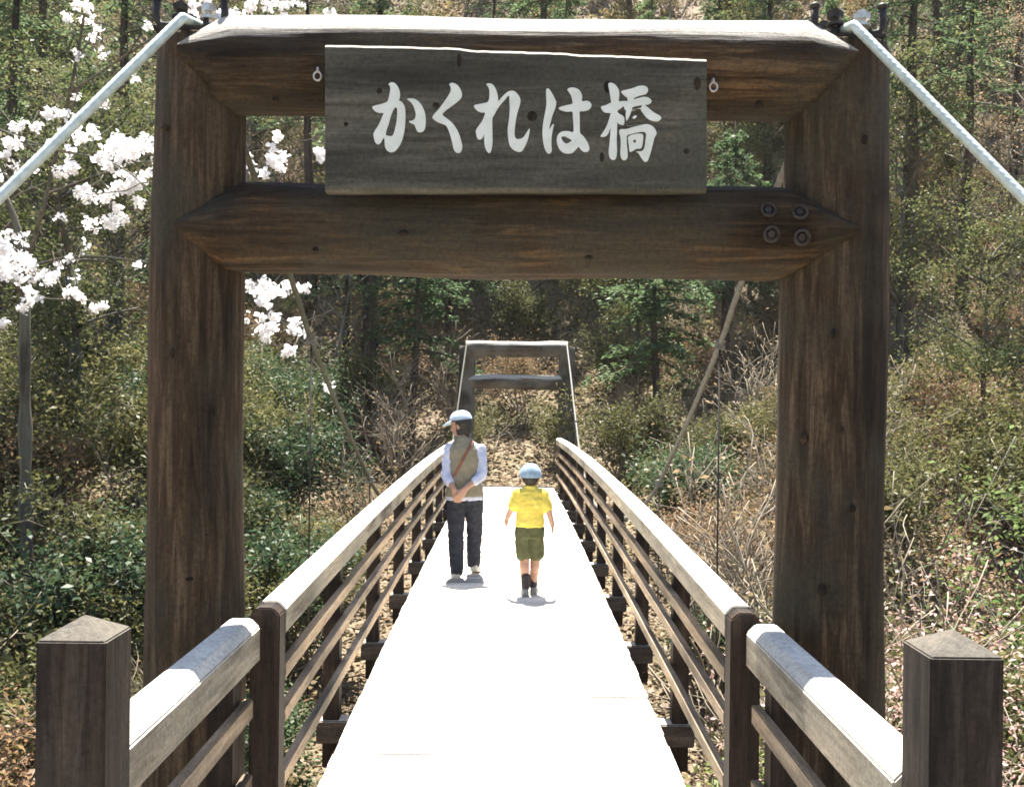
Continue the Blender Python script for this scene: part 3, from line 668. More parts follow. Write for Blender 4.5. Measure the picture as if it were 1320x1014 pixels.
# arms (skin)
LS, LE, LW = (-.142, -.005, 1.13), (-.158, -.06, .90), (-.082, -.16, .79)
RS, RE, RW = (.142, -.005, 1.13), (.158, -.075, .91), (.018, -.175, .80)
chain(body, [LS, LE, LW], [.042, .034, .024]); chain(body, [RS, RE, RW], [.042, .034, .024])
hand(body, (-.078, -.166, .785), (.22, -.03, -1), (.35, 1, .1), .145, .45, 1)
hand(body, (.012, -.188, .79), (-.55, -.06, -.75), (-.2, 1, -.2), .145, .5, -1)
# legs
LH, LK, LA = (-.072, 0, .74), (-.072, .02, .42), (-.058, -.03, .07)
RH, RK, RA = (.078, 0, .74), (.088, .13, .43), (.082, .20, .10)
chain(body, [LH, LK, LA], [.075, .052, .036]); chain(body, [RH, RK, RA], [.075, .052, .036])
adult = place(remesh(body, .0065, 3), 'person', M['skin'], None, base)
tag(adult, 'adult in pale cap, beige vest and dark trousers walking with hands clasped behind', 'person')
sh = MB()
torso(sh, [(.685, 0, .0, .162, .112), (.72, 0, 0, .163, .113), (.80, 0, 0, .155, .106), (.93, 0, 0, .142, .097), (1.06, 0, 0, .155, .1), (1.12, 0, 0, .156, .085), (1.165, -.005, 0, .13, .07), (1.20, -.01, 0, .075, .06)])
chain(sh, [LS, LE, (-.125, -.112, .845)], [.045, .043, .038]); chain(sh, [RS, RE, (.10, -.125, .86)], [.045, .043, .038])
place(folds(remesh(sh, .008), .005, (9, 9, 16), 1), 'shirt', M['shirt'], adult, base)
ve = MB(); torso(ve, [(.715, 0.0, 0, .166, .119), (.735, 0, 0, .168, .121), (.80, 0, 0, .16, .115), (.93, 0, 0, .148, .109), (1.04, 0, 0, .15, .112), (1.12, -.005, 0, .142, .102), (1.165, -.008, .003, .115, .088), (1.20, -.012, .005, .082, .074), (1.235, -.018, .01, .066, .064)])
place(folds(remesh(ve, .008), .0045, (8, 8, 10), 2), 'vest', M['vest'], adult, base)
tr = MB(); chain(tr, [LH, LK, LA], [.088, .07, .056]); chain(tr, [RH, RK, RA], [.088, .07, .056])
torso(tr, [(.66, 0, 0, .14, .1), (.71, 0, 0, .158, .108), (.75, 0, 0, .152, .102)])
place(folds(remesh(tr, .008), .007, (10, 10, 12), 3), 'trousers', M['jeans'], adult, base)
ha = MB()
def E(b, p, r): b.ell(Vector(HC) + hrot @ Vector(p) * .225, tuple(v * .225 for v in r), hrot)
E(ha, (0, -.1, .08), (.375, .385, .40)); E(ha, (0, -.22, -.2), (.3, .22, .3)); E(ha, (.2, -.05, -.2), (.14, .2, .3)); E(ha, (-.2, -.05, -.2), (.14, .2, .3))
place(remesh(ha, .009, 4), 'hair', M['hair'], adult, base)
def capmesh(HC, hrot, hh, k=1.0, tall=.36, low=.16):
    b = MB(); n = 28; sec = []
    for i in range(11):
        a = math.pi / 2 * i / 10; r = math.cos(a) ** .8 if i < 10 else .03
        sec.append([Vector(HC) + hrot @ Vector((.42 * k * r * math.cos(p), (.45 * k * r) * math.sin(p) - .02, low + tall * math.sin(a))) * hh for p in [2 * math.pi * j / n for j in range(n)]])
    b.prism(sec)
    # brim
    br = []; br2 = []
    for j in range(15):
        p = math.pi * (.12 + .76 * j / 14)
        inn = Vector((.41 * k * math.cos(p), .44 * k * math.sin(p) - .02, low + .01)); ext = Vector((.42 * k * math.cos(p), (.44 + .36 * math.sin(math.pi * j / 14) ** .7) * k * math.sin(p) - .02, low + .01 - .13 * math.sin(math.pi * j / 14)))
        br.append((inn, ext))
    for (i0, e0), (i1, e1) in zip(br[:-1], br[1:]):
        q = [Vector(HC) + hrot @ v * hh for v in (i0, e0, e1, i1)]; u = hrot @ Vector((0, 0, .045 * hh))
        b.prism([q, [v + u for v in q]])
    return b
cp = place(capmesh(HC, hrot, .225, 1.02, .42), 'cap', M['cap_blue'], adult, base, False)
bd = MB(); sec = []
for zz, kk in ((.15, 1.035), (.2, 1.04)):
    sec.append([Vector(HC) + hrot @ Vector((.43 * kk * math.cos(p), .455 * kk * math.sin(p) - .02, zz)) * .225 for p in [2 * math.pi * j / 28 for j in range(28)]])
bd.prism(sec, cap=False); o = place(bd, 'cap_band', M['cap_dark'], cp, base)
st = MB(); sec = []
for i in range(25):
    t = i / 24; z = 1.205 - t * .36; x = .075 - t * .19; r = np.interp(z, [.80, .93, 1.04, 1.12, 1.19, 1.235], [.115, .107, .11, .1, .075, .064]); rx = np.interp(z, [.80, .93, 1.04, 1.12, 1.19, 1.235], [.16, .146, .142, .125, .085, .066])
    u = max(-.98, min(.98, x / rx)); yb = -r * max(0.05, (1 - abs(u) ** 2.35)) ** (1 / 2.35)
    p = Vector((x, yb - .006, z)); d = Vector((.36, 0, -.19)).normalized() * .013
    sec.append([p - d, p + d, p + d + Vector((0, .012, 0)), p - d + Vector((0, .012, 0))])
st.prism(sec); place(st, 'bag_strap', M['strap'], adult, base, False)
for (hx, hy, hz), d, lift in (((-.056, -.085, .0), (-.1, 1), 0.0), ((.084, .145, .0), (.12, 1), .035)):
    s = MB(); shoe(s, (hx, hy, hz), (*d, 0), .235, .088, lift); place(remesh(s, .007, 4), 'shoe', M['shoe'], adult, base)
for s_ in (-1, 1):
    e = MB(); e.ell(Vector(HC) + hrot @ Vector((s_ * .15, .365, -.03)) * .225, (.009, .009, .006)); place(e, 'eye', M['eye'], adult, base)

# child
KY = 8.42; kx0 = (685 - CX) / F * KY; kb = Vector((kx0, KY, dz(KY)))
body = MB(); HC = (0.0, .015, .955); hrot = Matrix.Rotation(R(6), 3, 'Z'); hh = .2
head(body, HC, hrot, hh); cap(body, (0, 0, .82), (0, .005, .90), .04, .042)
torso(body, [(.5, 0, 0, .08, .065), (.58, 0, 0, .085, .07), (.66, 0, 0, .08, .062), (.76, 0, 0, .09, .065), (.83, 0, 0, .08, .05), (.86, 0, 0, .04, .035)])
LS, LE, LW = (-.10, 0, .815), (-.148, -.015, .70), (-.182, .045, .62)
RS, RE, RW = (.10, 0, .815), (.15, -.03, .685), (.182, .015, .57)
chain(body, [LS, LE, LW], [.034, .026, .02]); chain(body, [RS, RE, RW], [.034, .026, .02])
hand(body, LW, (-.25, .35, -1), (.6, .5, 0), .098, .3, -1); hand(body, RW, (.08, .05, -1), (-1, .25, 0), .098, .3, 1)
LH, LK, LA = (-.05, 0, .52), (-.043, .015, .29), (-.03, -.02, .06)
RH, RK, RA = (.05, 0, .52), (.048, .05, .295), (.034, .055, .065)
chain(body, [LH, LK, LA], [.06, .043, .03]); chain(body, [RH, RK, RA], [.06, .043, .03])
for k_, a_ in ((LK, LA), (RK, RA)):
    c_ = Vector(k_).lerp(Vector(a_), .3); body.ell(c_ + Vector((0, -.012, 0)), (.036, .038, .06))
child = place(remesh(body, .0055, 3), 'person', M['skin'], None, kb)
tag(child, 'small child in grey-blue cap, yellow shirt and olive shorts walking away', 'person')
sh = MB(); torso(sh, [(.555, 0, 0, .113, .09), (.575, 0, 0, .115, .092), (.66, 0, 0, .106, .083), (.76, 0, 0, .11, .083), (.825, 0, 0, .105, .065), (.865, 0, 0, .058, .05), (.885, 0, 0, .05, .048)])
chain(sh, [LS, (-.128, -.008, .725)], [.047, .05]); chain(sh, [RS, (.13, -.012, .715)], [.047, .05])
place(folds(remesh(sh, .007), .0055, (12, 12, 18), 4), 'shirt', M['yellow'], child, kb)
so = MB(); chain(so, [LH, (-.05, .01, .335)], [.068, .062]); chain(so, [RH, (.055, .035, .335)], [.068, .062])
torso(so, [(.47, 0, 0, .1, .08), (.53, 0, 0, .108, .085), (.575, 0, 0, .105, .083)])
place(folds(remesh(so, .007), .007, (16, 16, 10), 5), 'shorts', M['shorts'], child, kb)
for a_, fy in ((LA, -.02), (RA, .055)):
    s = MB(); cap(s, (a_[0], fy, .07), (a_[0] * 1.05, fy + .004, .155), .034, .036); place(remesh(s, .006, 3), 'sock', M['sock'], child, kb)
    s = MB(); shoe(s, (a_[0], fy - .055, 0), (-.05 if a_[0] < 0 else .1, 1, 0), .19, .075); place(remesh(s, .006, 3), 'shoe', M['shoe_grey'], child, kb)
ha = MB(); ha.ell(Vector(HC) + Vector((0, -.1 * hh, .02 * hh)), (.36 * hh, .36 * hh, .40 * hh)); ha.ell(Vector(HC) + Vector((0, -.2 * hh, -.08 * hh)), (.25 * hh, .17 * hh, .15 * hh)); place(remesh(ha, .007, 4), 'hair', M['hair'], child, kb)
place(capmesh(HC, hrot, hh, 1.1, .56, -.02), 'cap', M['cap_child'], child, kb, False)
for s_ in (-1, 1):
    e = MB(); e.ell(Vector(HC) + hrot @ Vector((s_ * .15, .365, -.03)) * hh, (.008, .008, .006)); place(e, 'eye', M['eye'], child, kb)

# ------------------------------------------------------------------ vegetation
def grow(p, d, ln, rad, depth, rr, out, tips, spread=.6, up=.15, kids=(2, 4), wob=.16, seg=5):
    """recursive branch; out collects (pts, radii), tips collects twig positions"""
    pts = [Vector(p)]; rads = [rad]; d = Vector(d).normalized()
    for i in range(seg):
        d = (d + Vector((rr.gauss(0, wob), rr.gauss(0, wob), rr.gauss(0, wob) + up * .3))).normalized()
        pts.append(pts[-1] + d * ln / seg); rads.append(rad * (1 - .6 * (i + 1) / seg))
    out.append((pts, rads))
    if depth <= 1: tips.extend([pts[-1], pts[-2], pts[-3]])
    if depth == 0: return
    for k in range(rr.randint(*kids)):
        t = rr.uniform(.35, 1.0); i = min(int(t * seg), seg - 1); q = pts[i].lerp(pts[i + 1], t * seg - i)
        a = Vector((rr.gauss(0, 1), rr.gauss(0, 1), rr.gauss(0, 1) + up * 2)); a = (a - d * a.dot(d)).normalized()
        grow(q, (d * (1 - spread) + a * spread), ln * rr.uniform(.5, .75), rads[i] * .55, depth - 1, rr, out, tips, spread, up, kids, wob, seg)
def branch_mesh(out, name, sides=5):
    b = MB()
    for pts, rads in out: b.tube(pts, [max(r, .004) for r in rads], sides if rads[0] > .03 else 4)
    return b.mesh(name, True)
def tree_proto(kind, seed, h):
    """meshes (trunk, crown) with the base at the origin"""
    rr = random.Random(seed); r = np.random.default_rng(seed); out = []; tips = []
    if kind == 'conifer':
        lean = rr.uniform(-.03, .03)
        tp = [Vector((lean * z + .04 * math.sin(z + seed), .03 * math.cos(z * 1.3), z)) for z in np.linspace(-.3, h, 14)]
        out.append((tp, [(.02 + .017 * h) * (1 - .9 * i / 13) for i in range(14)]))
        C = []; D = []
        z = h * .22
        cb = .5 if h > 10 else .36; z = h * cb
        while z < h * .985:
            f = (z / h - cb) / (1 - cb); L = (.26 * min(h, 7.5)) * (1 - f) ** .75 * rr.uniform(.65, 1.15) + .12
            for k in range(rr.randint(2, 4)):
                a = rr.uniform(0, 6.283); d = Vector((math.cos(a), math.sin(a), rr.uniform(-.1, .25)))
                p0 = Vector((lean * z, 0, z)); pts = []
                for q in range(7): u = q / 6; pts.append(p0 + d * L * u + Vector((0, 0, -.28 * L * u * u)))
                out.append((pts, [.012 + .008 * (1 - f)] * 6 + [.004]))
                m_ = int(80 * L + 16)
                for q in range(m_):
                    u = r.uniform(.15, 1.02); i = min(int(u * 6), 5); p = pts[i].lerp(pts[i + 1], u * 6 - i)
                    w = .3 * L * (1.15 - u) + .05
                    C.append(p + Vector((r.normal() * w * .55, r.normal() * w * .55, r.normal() * .05 - .03))); D.append(Vector((d.x + r.normal() * .5, d.y + r.normal() * .5, -.35)))
            z += h * .036 * rr.uniform(.7, 1.3)
        V = leaf_faces(np.array(C), .125, .42, .25, np.array(D), r)
        return branch_mesh(out, 'trunk'), np_mesh('crown', V, 4)
    if kind in ('broad', 'fresh', 'bare'):
        d = Vector((rr.gauss(0, .07), rr.gauss(0, .07), 1)); tp = [Vector((0, 0, -.3))]; p = Vector((0, 0, 0))
        for i in range(10):
            d = (d + Vector((rr.gauss(0, .06), rr.gauss(0, .06), .15))).normalized(); tp.append(p.copy()); p = p + d * h * .085
        tp.append(p); n = len(tp); rb = .012 * h + .02
        out.append((tp, [rb * (1 - .75 * i / (n - 1)) for i in range(n)]))
        for i in range(3 if kind != 'bare' else 2, n):
            for k in range(2 if i < n - 2 else 4):
                a = rr.uniform(0, 6.283); u = rr.uniform(.25, .9)
                grow(tp[i], (math.cos(a), math.sin(a), u), h * rr.uniform(.16, .3), rb * .38, 2, rr, out, tips, .6, .25, (2, 3), .2, 4)
        T = np.array([tuple(t) for t in tips])
        N = {'broad': 12000, 'fresh': 8000, 'bare': 5200}[kind]
        pick = T[r.integers(0, len(T), N)]
        keep = r.random(N) < (.35 + .65 * (np.sin(pick[:, 0] * 2.1 + seed) * np.sin(pick[:, 2] * 1.9) * np.sin(pick[:, 1] * 2.3) > -.12))
        C = (pick + r.normal(size=(N, 3)) * np.array([.2, .2, .13]) * (1 if kind != 'bare' else .6))[keep]
        V = leaf_faces(C, {'broad': .088, 'fresh': .078, 'bare': .062}[kind], .55, .1, None, r)
        return branch_mesh(out, 'trunk'), np_mesh('crown', V, 4)
def shrub_proto(seed, w, h, n, size, twigs=10):
    rr = random.Random(seed); r = np.random.default_rng(seed); out = []; tips = []
    for k in range(twigs):
        a = rr.uniform(0, 6.283); grow((rr.gauss(0, .08), rr.gauss(0, .08), -.05), (math.cos(a) * rr.uniform(.2, w / h), math.sin(a) * rr.uniform(.2, w / h), 1), h * rr.uniform(.5, .85), .018, 2, rr, out, tips, .55, .2, (2, 4), .16, 4)
    T = np.array([tuple(t) for t in tips]); pick = T[r.integers(0, len(T), n)]
    C = pick + r.normal(size=(n, 3)) * .10
    return branch_mesh(out, 'stem'), np_mesh('leaves', leaf_faces(C, size, .5, .15, None, r), 4)

def plant(name, meshes, mats, loc, rz, s, label, cat, group=None, parts=('trunk', 'crown')):
    root = thing(name, loc, label, cat, group); root.rotation_euler = (0, 0, rz); root.scale = (s, s, s)
    for me, mt, pn in zip(meshes, mats, parts):
        if me is None: continue
        if not me.materials: me.materials.append(M[mt])
        o = bpy.data.objects.new(pn, me); COL.objects.link(o); o.parent = root
    return root
PROTO = {}
for k, hs in (('conifer', (6.5, 8.5, 5.0, 12.5)), ('broad', (6.5, 8.0, 7.2)), ('fresh', (6.0, 7.5, 8.5)), ('bare', (6.5, 8.0))):
    PROTO[k] = [tree_proto(k, 100 + 7 * i + len(k), h) for i, h in enumerate(hs)]
TREEMAT = {'conifer': ('bark_dark', 'conifer'), 'broad': ('bark', 'broad'), 'fresh': ('bark', 'fresh'), 'bare': ('bark_pale', 'bud')}
TNAME = {'conifer': ('conifer_tree', 'dark green conifer on the steep wooded hillside', 'conifers on the hillside'),
         'broad': ('evergreen_tree', 'olive green broadleaf evergreen on the steep wooded hillside', 'evergreen trees on the hillside'),
         'fresh': ('deciduous_tree', 'slender tree in fresh yellow-green leaf on the wooded hillside', 'fresh leafed trees on the hillside'),
         'bare': ('bare_tree', 'pale almost leafless tree with tan buds on the hillside', 'almost bare trees on the hillside')}
made = {}
def put_tree(kind, v, x, y, rz, s, label=None, group=True, sink=.0):
    nm, lb, gp = TNAME[kind]; key = (kind, v)
    loc = (x, y, gz(x, y) - sink)
    if key not in made:
        made[key] = plant(nm, PROTO[kind][v], TREEMAT[kind], loc, rz, s, label or lb, 'tree', gp if group else None)
        return made[key]
    src = made[key]; c = copy_thing(src, loc, rz, s, label or lb, gp if group else None)
    if not group and 'group' in c: del c['group']
    return c
# first of each kind stands among its group
tr_ = random.Random(21); spots = []
def free(x, y, dmin):
    return all((x - a) ** 2 + (y - b_) ** 2 > dmin * dmin for a, b_ in spots)
tries = 0
while len(spots) < 235 and tries < 40000:
    tries += 1
    y = 24 + 62 * tr_.random() ** 1.2; x = tr_.uniform(-.56 * y - 3, .56 * y + 3)
    if abs(x) < 2.4 and y < 25.5: continue
    if not free(x, y, 1.1 + .03 * y): continue
    spots.append((x, y))
    u = x / y; q = tr_.random()
    if u > .3: kind = 'conifer' if (q < .55 and y > 37) else ('bare' if q < .78 else ('fresh' if q < .94 else 'broad'))
    elif u < -.3: kind = 'broad' if q < .4 else ('fresh' if q < .68 else ('conifer' if q < .8 else 'bare'))
    else: kind = 'conifer' if q < .5 else ('broad' if q < .68 else ('bare' if q < .86 else 'fresh'))
    v = tr_.randrange(3 if kind != 'bare' else 2); put_tree(kind, v, x, y, tr_.uniform(0, 6.28), tr_.uniform(.7, 1.25) * (.62 if abs(x) < 6.5 and y < 42 else 1))
for px, d in ((145, 20), (58, 27), (690, 31), (985, 29), (1165, 25), (1238, 28), (1302, 31), (8, 23), (400, 28), (475, 25), (1205, 38), (1275, 44), (1180, 50), (100, 36), (230, 40), (1120, 41), (1310, 52)):
    x = (px - CX) / F * d; c = put_tree('conifer', 3, x, d, px * .7, .8 + (px * 37 % 40) / 100)
    c['label'] = 'tall slim conifer with a long bare lower trunk on the hillside'; c['group'] = 'tall slim conifers'
for k in range(30):
    y = tr_.uniform(42, 82); x = y * tr_.uniform(.33, .58); put_tree('conifer' if tr_.random() < .6 else 'broad', tr_.randrange(3), x, y, tr_.uniform(0, 6.28), tr_.uniform(.8, 1.3))
# trees that stand out
for kind, v, px, py, d, s, lab in (
    ('conifer', 2, 846, 600, 22.0, 1.15, 'straight dark conifer on the bank between the far gate and the right log post'),
    ('conifer', 2, 532, 600, 22.5, 1.08, 'dark conifer on the bank just beyond the adult, beside the far gate'),
    ('conifer', 0, 445, 560, 25.5, .8, 'dark conifer between the bridge gate and the blossom, second from the far gate'),
    ('conifer', 2, 640, 470, 29.0, 1.15, 'young green conifer seen over the far log gate, left of its middle'),
    ('conifer', 1, 722, 470, 31.0, .8, 'tall young conifer rising right behind the right post of the far gate'),
    ('conifer', 0, 585, 520, 26.0, .75, 'young conifer just left of the far gate, above the adult'),
    ('conifer', 2, 790, 500, 27.0, 1.0, 'young conifer on the slope between the far gate and the straight dark conifer'),
    ('conifer', 2, 940, 540, 26.0, 1.1, 'dark conifer behind the pole-like cable, nearest the right log post'),
    ('broad', 0, 90, 640, 15.0, .82, 'dense dark evergreen leaning over the left bank beside the left log post'),
    ('broad', 2, 1260, 560, 17.0, .62, 'olive evergreen by the right edge above the orange shrubs'),
    ('fresh', 1, 150, 560, 19.0, .8, 'yellow-green tree behind the white blossom on the left bank')):
    q = at(px, py, d); put_tree(kind, v, q.x, d, px * .37, s, lab, False)

# shrubs on the banks
SH = {'teal': (shrub_proto(41, .9, 1.4, 5500, .075), 'glossy_shrub'), 'olive': (shrub_proto(43, 1.0, 1.5, 6000, .064), 'olive_shrub'),
      'orange': (shrub_proto(47, 1.0, 1.6, 4200, .056), 'orange_shrub'), 'twigs': (shrub_proto(53, 1.2, 1.7, 200, .06, 14), 'bare_shrub')}
SLAB = {'teal': ('dark glossy green shrub on the bank', 'glossy shrubs on the banks'), 'olive': ('olive green bushy shrub on the bank', 'olive shrubs on the banks'),
        'orange': ('orange-brown leafed shrub on the bank', 'orange shrubs on the banks'), 'twigs': ('leafless shrub of pale grey twigs on the bank', 'leafless shrubs on the banks')}
smade = {}
def put_shrub(k, x, y, rz, s, label=None):
    meshes, nm = SH[k]; loc = (x, y, gz(x, y)); lb, gp = SLAB[k]
    mats = ('twig', 'bud' if k == 'twigs' else k)
    if k not in smade:
        smade[k] = plant(nm, meshes, mats, loc, rz, s, label or lb, 'shrub', gp, ('stem', 'leaves')); return smade[k]
    c = copy_thing(smade[k], loc, rz, s, label or lb, gp)
    if label: del c['group']
    return c
sr = random.Random(5); sp2 = []
n_ = 0
while n_ < 210:
    y = sr.uniform(6, 34); x = sr.uniform(-.56 * y - 1.5, .56 * y + 1.5)
    if abs(x) < 2.1 and y < 19.5: continue
    if abs(x) < 1.0 and y < 23: continue
    if y < 9 and abs(x) < 2.6: continue
    if any((x - a) ** 2 + (y - b_) ** 2 < .8 for a, b_ in sp2): continue
    sp2.append((x, y)); n_ += 1; q = sr.random()
    if abs(x) < 4 and y > 19: k = 'twigs' if q < .4 else ('olive' if q < .75 else 'orange')
    elif x < 0: k = 'teal' if q < .2 else ('olive' if q < .72 else ('twigs' if q < .92 else 'orange'))
    else: k = 'orange' if q < .42 else ('twigs' if q < .62 else ('olive' if q < .88 else 'teal'))
    put_shrub(k, x, y, sr.uniform(0, 6.28), sr.uniform(.65, 1.25))
for k in range(34):
    y = sr.uniform(8.5, 19); x = -sr.uniform(.2 * y + .6, .56 * y + 1)
    put_shrub('olive' if sr.random() < .9 else 'teal', x, y, sr.uniform(0, 6.28), sr.uniform(.8, 1.35))
q = at(375, 640, 13); put_shrub('teal', q.x, 13.0, 1, 1.1, 'large blue-green glossy shrub just right of the left log post')
q = at(340, 730, 9.5); put_shrub('teal', q.x - .2, 9.5, 2, .8, 'glossy green shrub low beside the left railing under the log gate')
q = at(960, 700, 9.5); put_shrub('twigs', q.x + .25, 9.5, 2.6, 1.55, 'tall tangle of pale bare branches outside the right railing')
q = at(905, 640, 12); put_shrub('twigs', q.x + .2, 12, .6, 1.5, 'spreading pale bare bush behind the right railing')
q = at(615, 560, 22); put_shrub('olive', -.85, 21.4, 1, .7, 'low dark bush left of the path through the far gate')
q = at(705, 560, 22); put_shrub('olive', .95, 21.4, 4, .75, 'low dark bush right of the path through the far gate')

# pink flowering shrub, right foreground
def special_shrub(name, seed, w, h, n, size, mats, loc, label, twigs=12):
    return plant(name, shrub_proto(seed, w, h, n, size, twigs), mats, loc, .4, 1, label, 'shrub', None, ('stem', 'leaves'))
q = at(1205, 800, 6.2)
special_shrub('flowering_shrub', 61, 1.1, 2.3, 5200, .034, ('twig', 'pink'), (q.x, 6.2, gz(q.x, 6.2)), 'shrub with small pink blossom beyond the right end post', 14)
q = at(935, 900, 6.0)
special_shrub('bright_shrub', 67, .6, .9, 1300, .07, ('twig', 'bright'), (q.x + .35, 6.2, gz(q.x + .35, 6.2)), 'bright green leafy plant below the right railing', 9)
q = at(1330, 640, 9.0)
special_shrub('yellow_green_shrub', 71, .8, 2.4, 2200, .065, ('bark_pale', 'bright'), (q.x + .2, 9.0, gz(q.x + .2, 9.0)), 'yellow-green branch of fresh leaves at the right edge', 8)

# cherry tree on the left bank
CT = 12.0
tp_ = 0
ct = thing('cherry_tree', (at(35, 690, CT).x, CT, gz(at(35, 690, CT).x, CT)), 'cherry tree with white blossom on bare branches beside the left log post', 'tree')
out = []
tp = [at(35 - 3 * math.sin((760 - y) / 215), y, CT) for y in range(760, 330, -30)]
tp[0].z = gz(tp[0].x, CT) - .2
rr = random.Random(3)
def limb(P, r0, r1, d0=CT, d1=CT):
    pts = [at(x, y, d0 + (d1 - d0) * i / (len(P) - 1)) for i, (x, y) in enumerate(P)]
    pts = smooth_path([tuple(p) for p in pts], 4 * len(P)); n = len(pts)
    out.append((pts, [r0 + (r1 - r0) * i / (n - 1) for i in range(n)])); return pts
n = len(tp); out.append((tp, [(.085 - .025 * i / (n - 1)) * (1 + .12 * math.sin(i * 2.1) + .08 * math.sin(i * 4.7)) for i in range(n)]))
limbs = [limb([(33, 345), (10, 260), (-60, 160), (-150, 60)], .05, .012), limb([(33, 345), (60, 250), (90, 120), (110, 10), (120, -80)], .03, .008, CT, 10.5),
         limb([(-150, 60), (-80, 130), (0, 167), (60, 190), (130, 205), (170, 225), (200, 258)], .025, .006, CT, 9.5),
         limb([(60, 250), (130, 225), (230, 190), (330, 195), (415, 175)], .018, .004, CT, 10.5), limb([(33, 345), (110, 330), (230, 345), (330, 365), (395, 380)], .022, .005, CT, 11.5),
         limb([(330, 365), (350, 400), (375, 425), (395, 445)], .012, .004, 11.5, 11.5), limb([(90, 120), (180, 60), (260, 12), (340, 0), (430, 8)], .016, .004, 11.3, 10.3),
         limb([(33, 380), (0, 350), (-40, 330)], .03, .008, CT, 11), limb([(33, 370), (60, 385), (100, 385), (130, 390)], .02, .005, CT, 11)]
tips = []
for L_ in limbs:
    for k in range(len(L_) // 2):
        i = rr.randrange(1, len(L_) - 1); a = Vector((rr.gauss(0, 1), rr.gauss(0, .6), rr.gauss(0, 1))).normalized()
        grow(L_[i], a, rr.uniform(.3, .8), .008, 1, rr, out, tips, .5, .1, (1, 3), .15, 4)
me = branch_mesh(out, 'trunk'); link_mesh('trunk', me, M['bark'], ct)
BL = [(10, 325, 24), (25, 345, 22), (38, 362, 16), (8, 360, 20), (65, 375, 16), (50, 380, 10), (27, 405, 12), (128, 262, 22), (150, 268, 16), (118, 252, 12), (90, 217, 15), (60, 150, 13), (36, 162, 12), (22, 168, 7), (14, 193, 8),
      (112, 178, 14), (130, 190, 18), (150, 192, 20), (170, 205, 24), (185, 195, 18), (180, 225, 18), (192, 255, 15), (160, 185, 14), (330, 208, 15), (340, 220, 10), (358, 212, 13), (375, 196, 12), (409, 195, 12), (332, 190, 8),
      (325, 372, 14), (345, 378, 16), (365, 370, 16), (388, 372, 12), (340, 398, 14), (352, 412, 12), (338, 425, 14), (352, 430, 12), (382, 420, 8), (372, 442, 9), (400, 440, 9), (95, 383, 8), (125, 392, 9),
      (270, 10, 16), (290, 18, 13), (318, 12, 12), (345, 6, 16), (365, 12, 13), (395, 8, 12), (425, 4, 12), (96, 27, 10), (92, 5, 10), (240, 5, 13), (205, 35, 10), (220, 200, 14), (250, 215, 14), (270, 190, 12), (240, 260, 12), (285, 365, 12), (250, 355, 12), (215, 350, 13), (-30, 330, 22), (-60, 200, 20), (-80, 140, 20), (-20, 170, 12), (230, 290, 10), (300, 200, 12)]
C = []; r = np.random.default_rng(9)
for px, py, rad in BL:
    if 300 < px and r.random() < .25: continue
    d = 10.6 + r.uniform(-.6, .6); c0 = at(px, py, d); R0 = rad / F * d
    for k in range(max(2, int(rad / 4.2))):
        cc = np.array(c0) + r.normal(size=3) * R0 * .75; m_ = int(16 + rad * 1.0)
        v = r.normal(size=(m_, 3)); v /= np.linalg.norm(v, axis=1)[:, None]; C.append(cc + v * (.035 + R0 * .22) * r.uniform(.3, 1.25, (m_, 1)))
for t in tips:
    if r.random() < .12: C.append(np.array(t) + r.normal(size=(14, 3)) * .03)
C = np.concatenate(C)
link_mesh('blossom', np_mesh('blossom', leaf_faces(C, .055, .85, 0, None, r), 4), M['blossom'], ct)

# ground cover: fallen leaves and undergrowth
N = 300000
y = 4 + 70 * rng.random(N) ** 1.6; x = rng.uniform(-1, 1, N) * (.56 * y + 2)
z = hgt(x, y) + rng.uniform(.0, .05, N)
okm = ~((np.abs(x) < 1.3) & (y < 3.8))
P = np.stack([x, y, z], 1)[okm]
V = leaf_faces(P, .055 + .0026 * P[:, 1], .6, .55)
tag(link_mesh('leaf_litter', np_mesh('leaf_litter', V, 4), M['litter']), 'carpet of dry fallen leaves on the slopes', 'leaf litter', None, 'stuff')
NC = 5200
cy = 6 + 84 * rng.random(NC) ** 1.15; cx = rng.uniform(-1, 1, NC) * (.56 * cy + 2)
den = np.sin(cx * .55 + 1) * np.sin(cy * .45) + .6 * np.sin(cx * 1.3 - cy * .8)
okc = (~((np.abs(cx) < 2.2) & (cy < 19.8))) & (~((np.abs(cx) < 1.2) & (cy < 25))) & (den + rng.normal(0, .6, NC) > -.35) & ~((np.abs(cx) < 5) & (cy > 18) & (cy < 28) & (rng.random(NC) < .35))
cx, cy = cx[okc], cy[okc]; n = 110
rad = rng.uniform(.25, .75, len(cx)) * (1 + cy * .008)
v = rng.normal(size=(len(cx), n, 3)); v /= np.linalg.norm(v, axis=2)[:, :, None]; v[:, :, 2] = np.abs(v[:, :, 2])
v *= rng.uniform(.35, 1.1, (len(cx), n, 1)) * rad[:, None, None]
P = v + np.stack([cx, cy, hgt(cx, cy)], 1)[:, None, :]; P = P.reshape(-1, 3)
V = leaf_faces(P, .045 + .0027 * P[:, 1], .55, .1)
tan = np.repeat((P[:, 0] / P[:, 1] > .24) & (np.repeat(rng.random(len(cx)), n) < .7), 4)
tag(link_mesh('dry_brush', np_mesh('dry_brush', V[tan], 4), M['orange']), 'tan and orange-brown dry brush on the right of the hillside', 'dry brush', None, 'stuff')
V = V[~tan]
tag(link_mesh('undergrowth', np_mesh('undergrowth', V, 4), M['brush']), 'tangled low undergrowth covering the hillside', 'undergrowth', None, 'stuff')
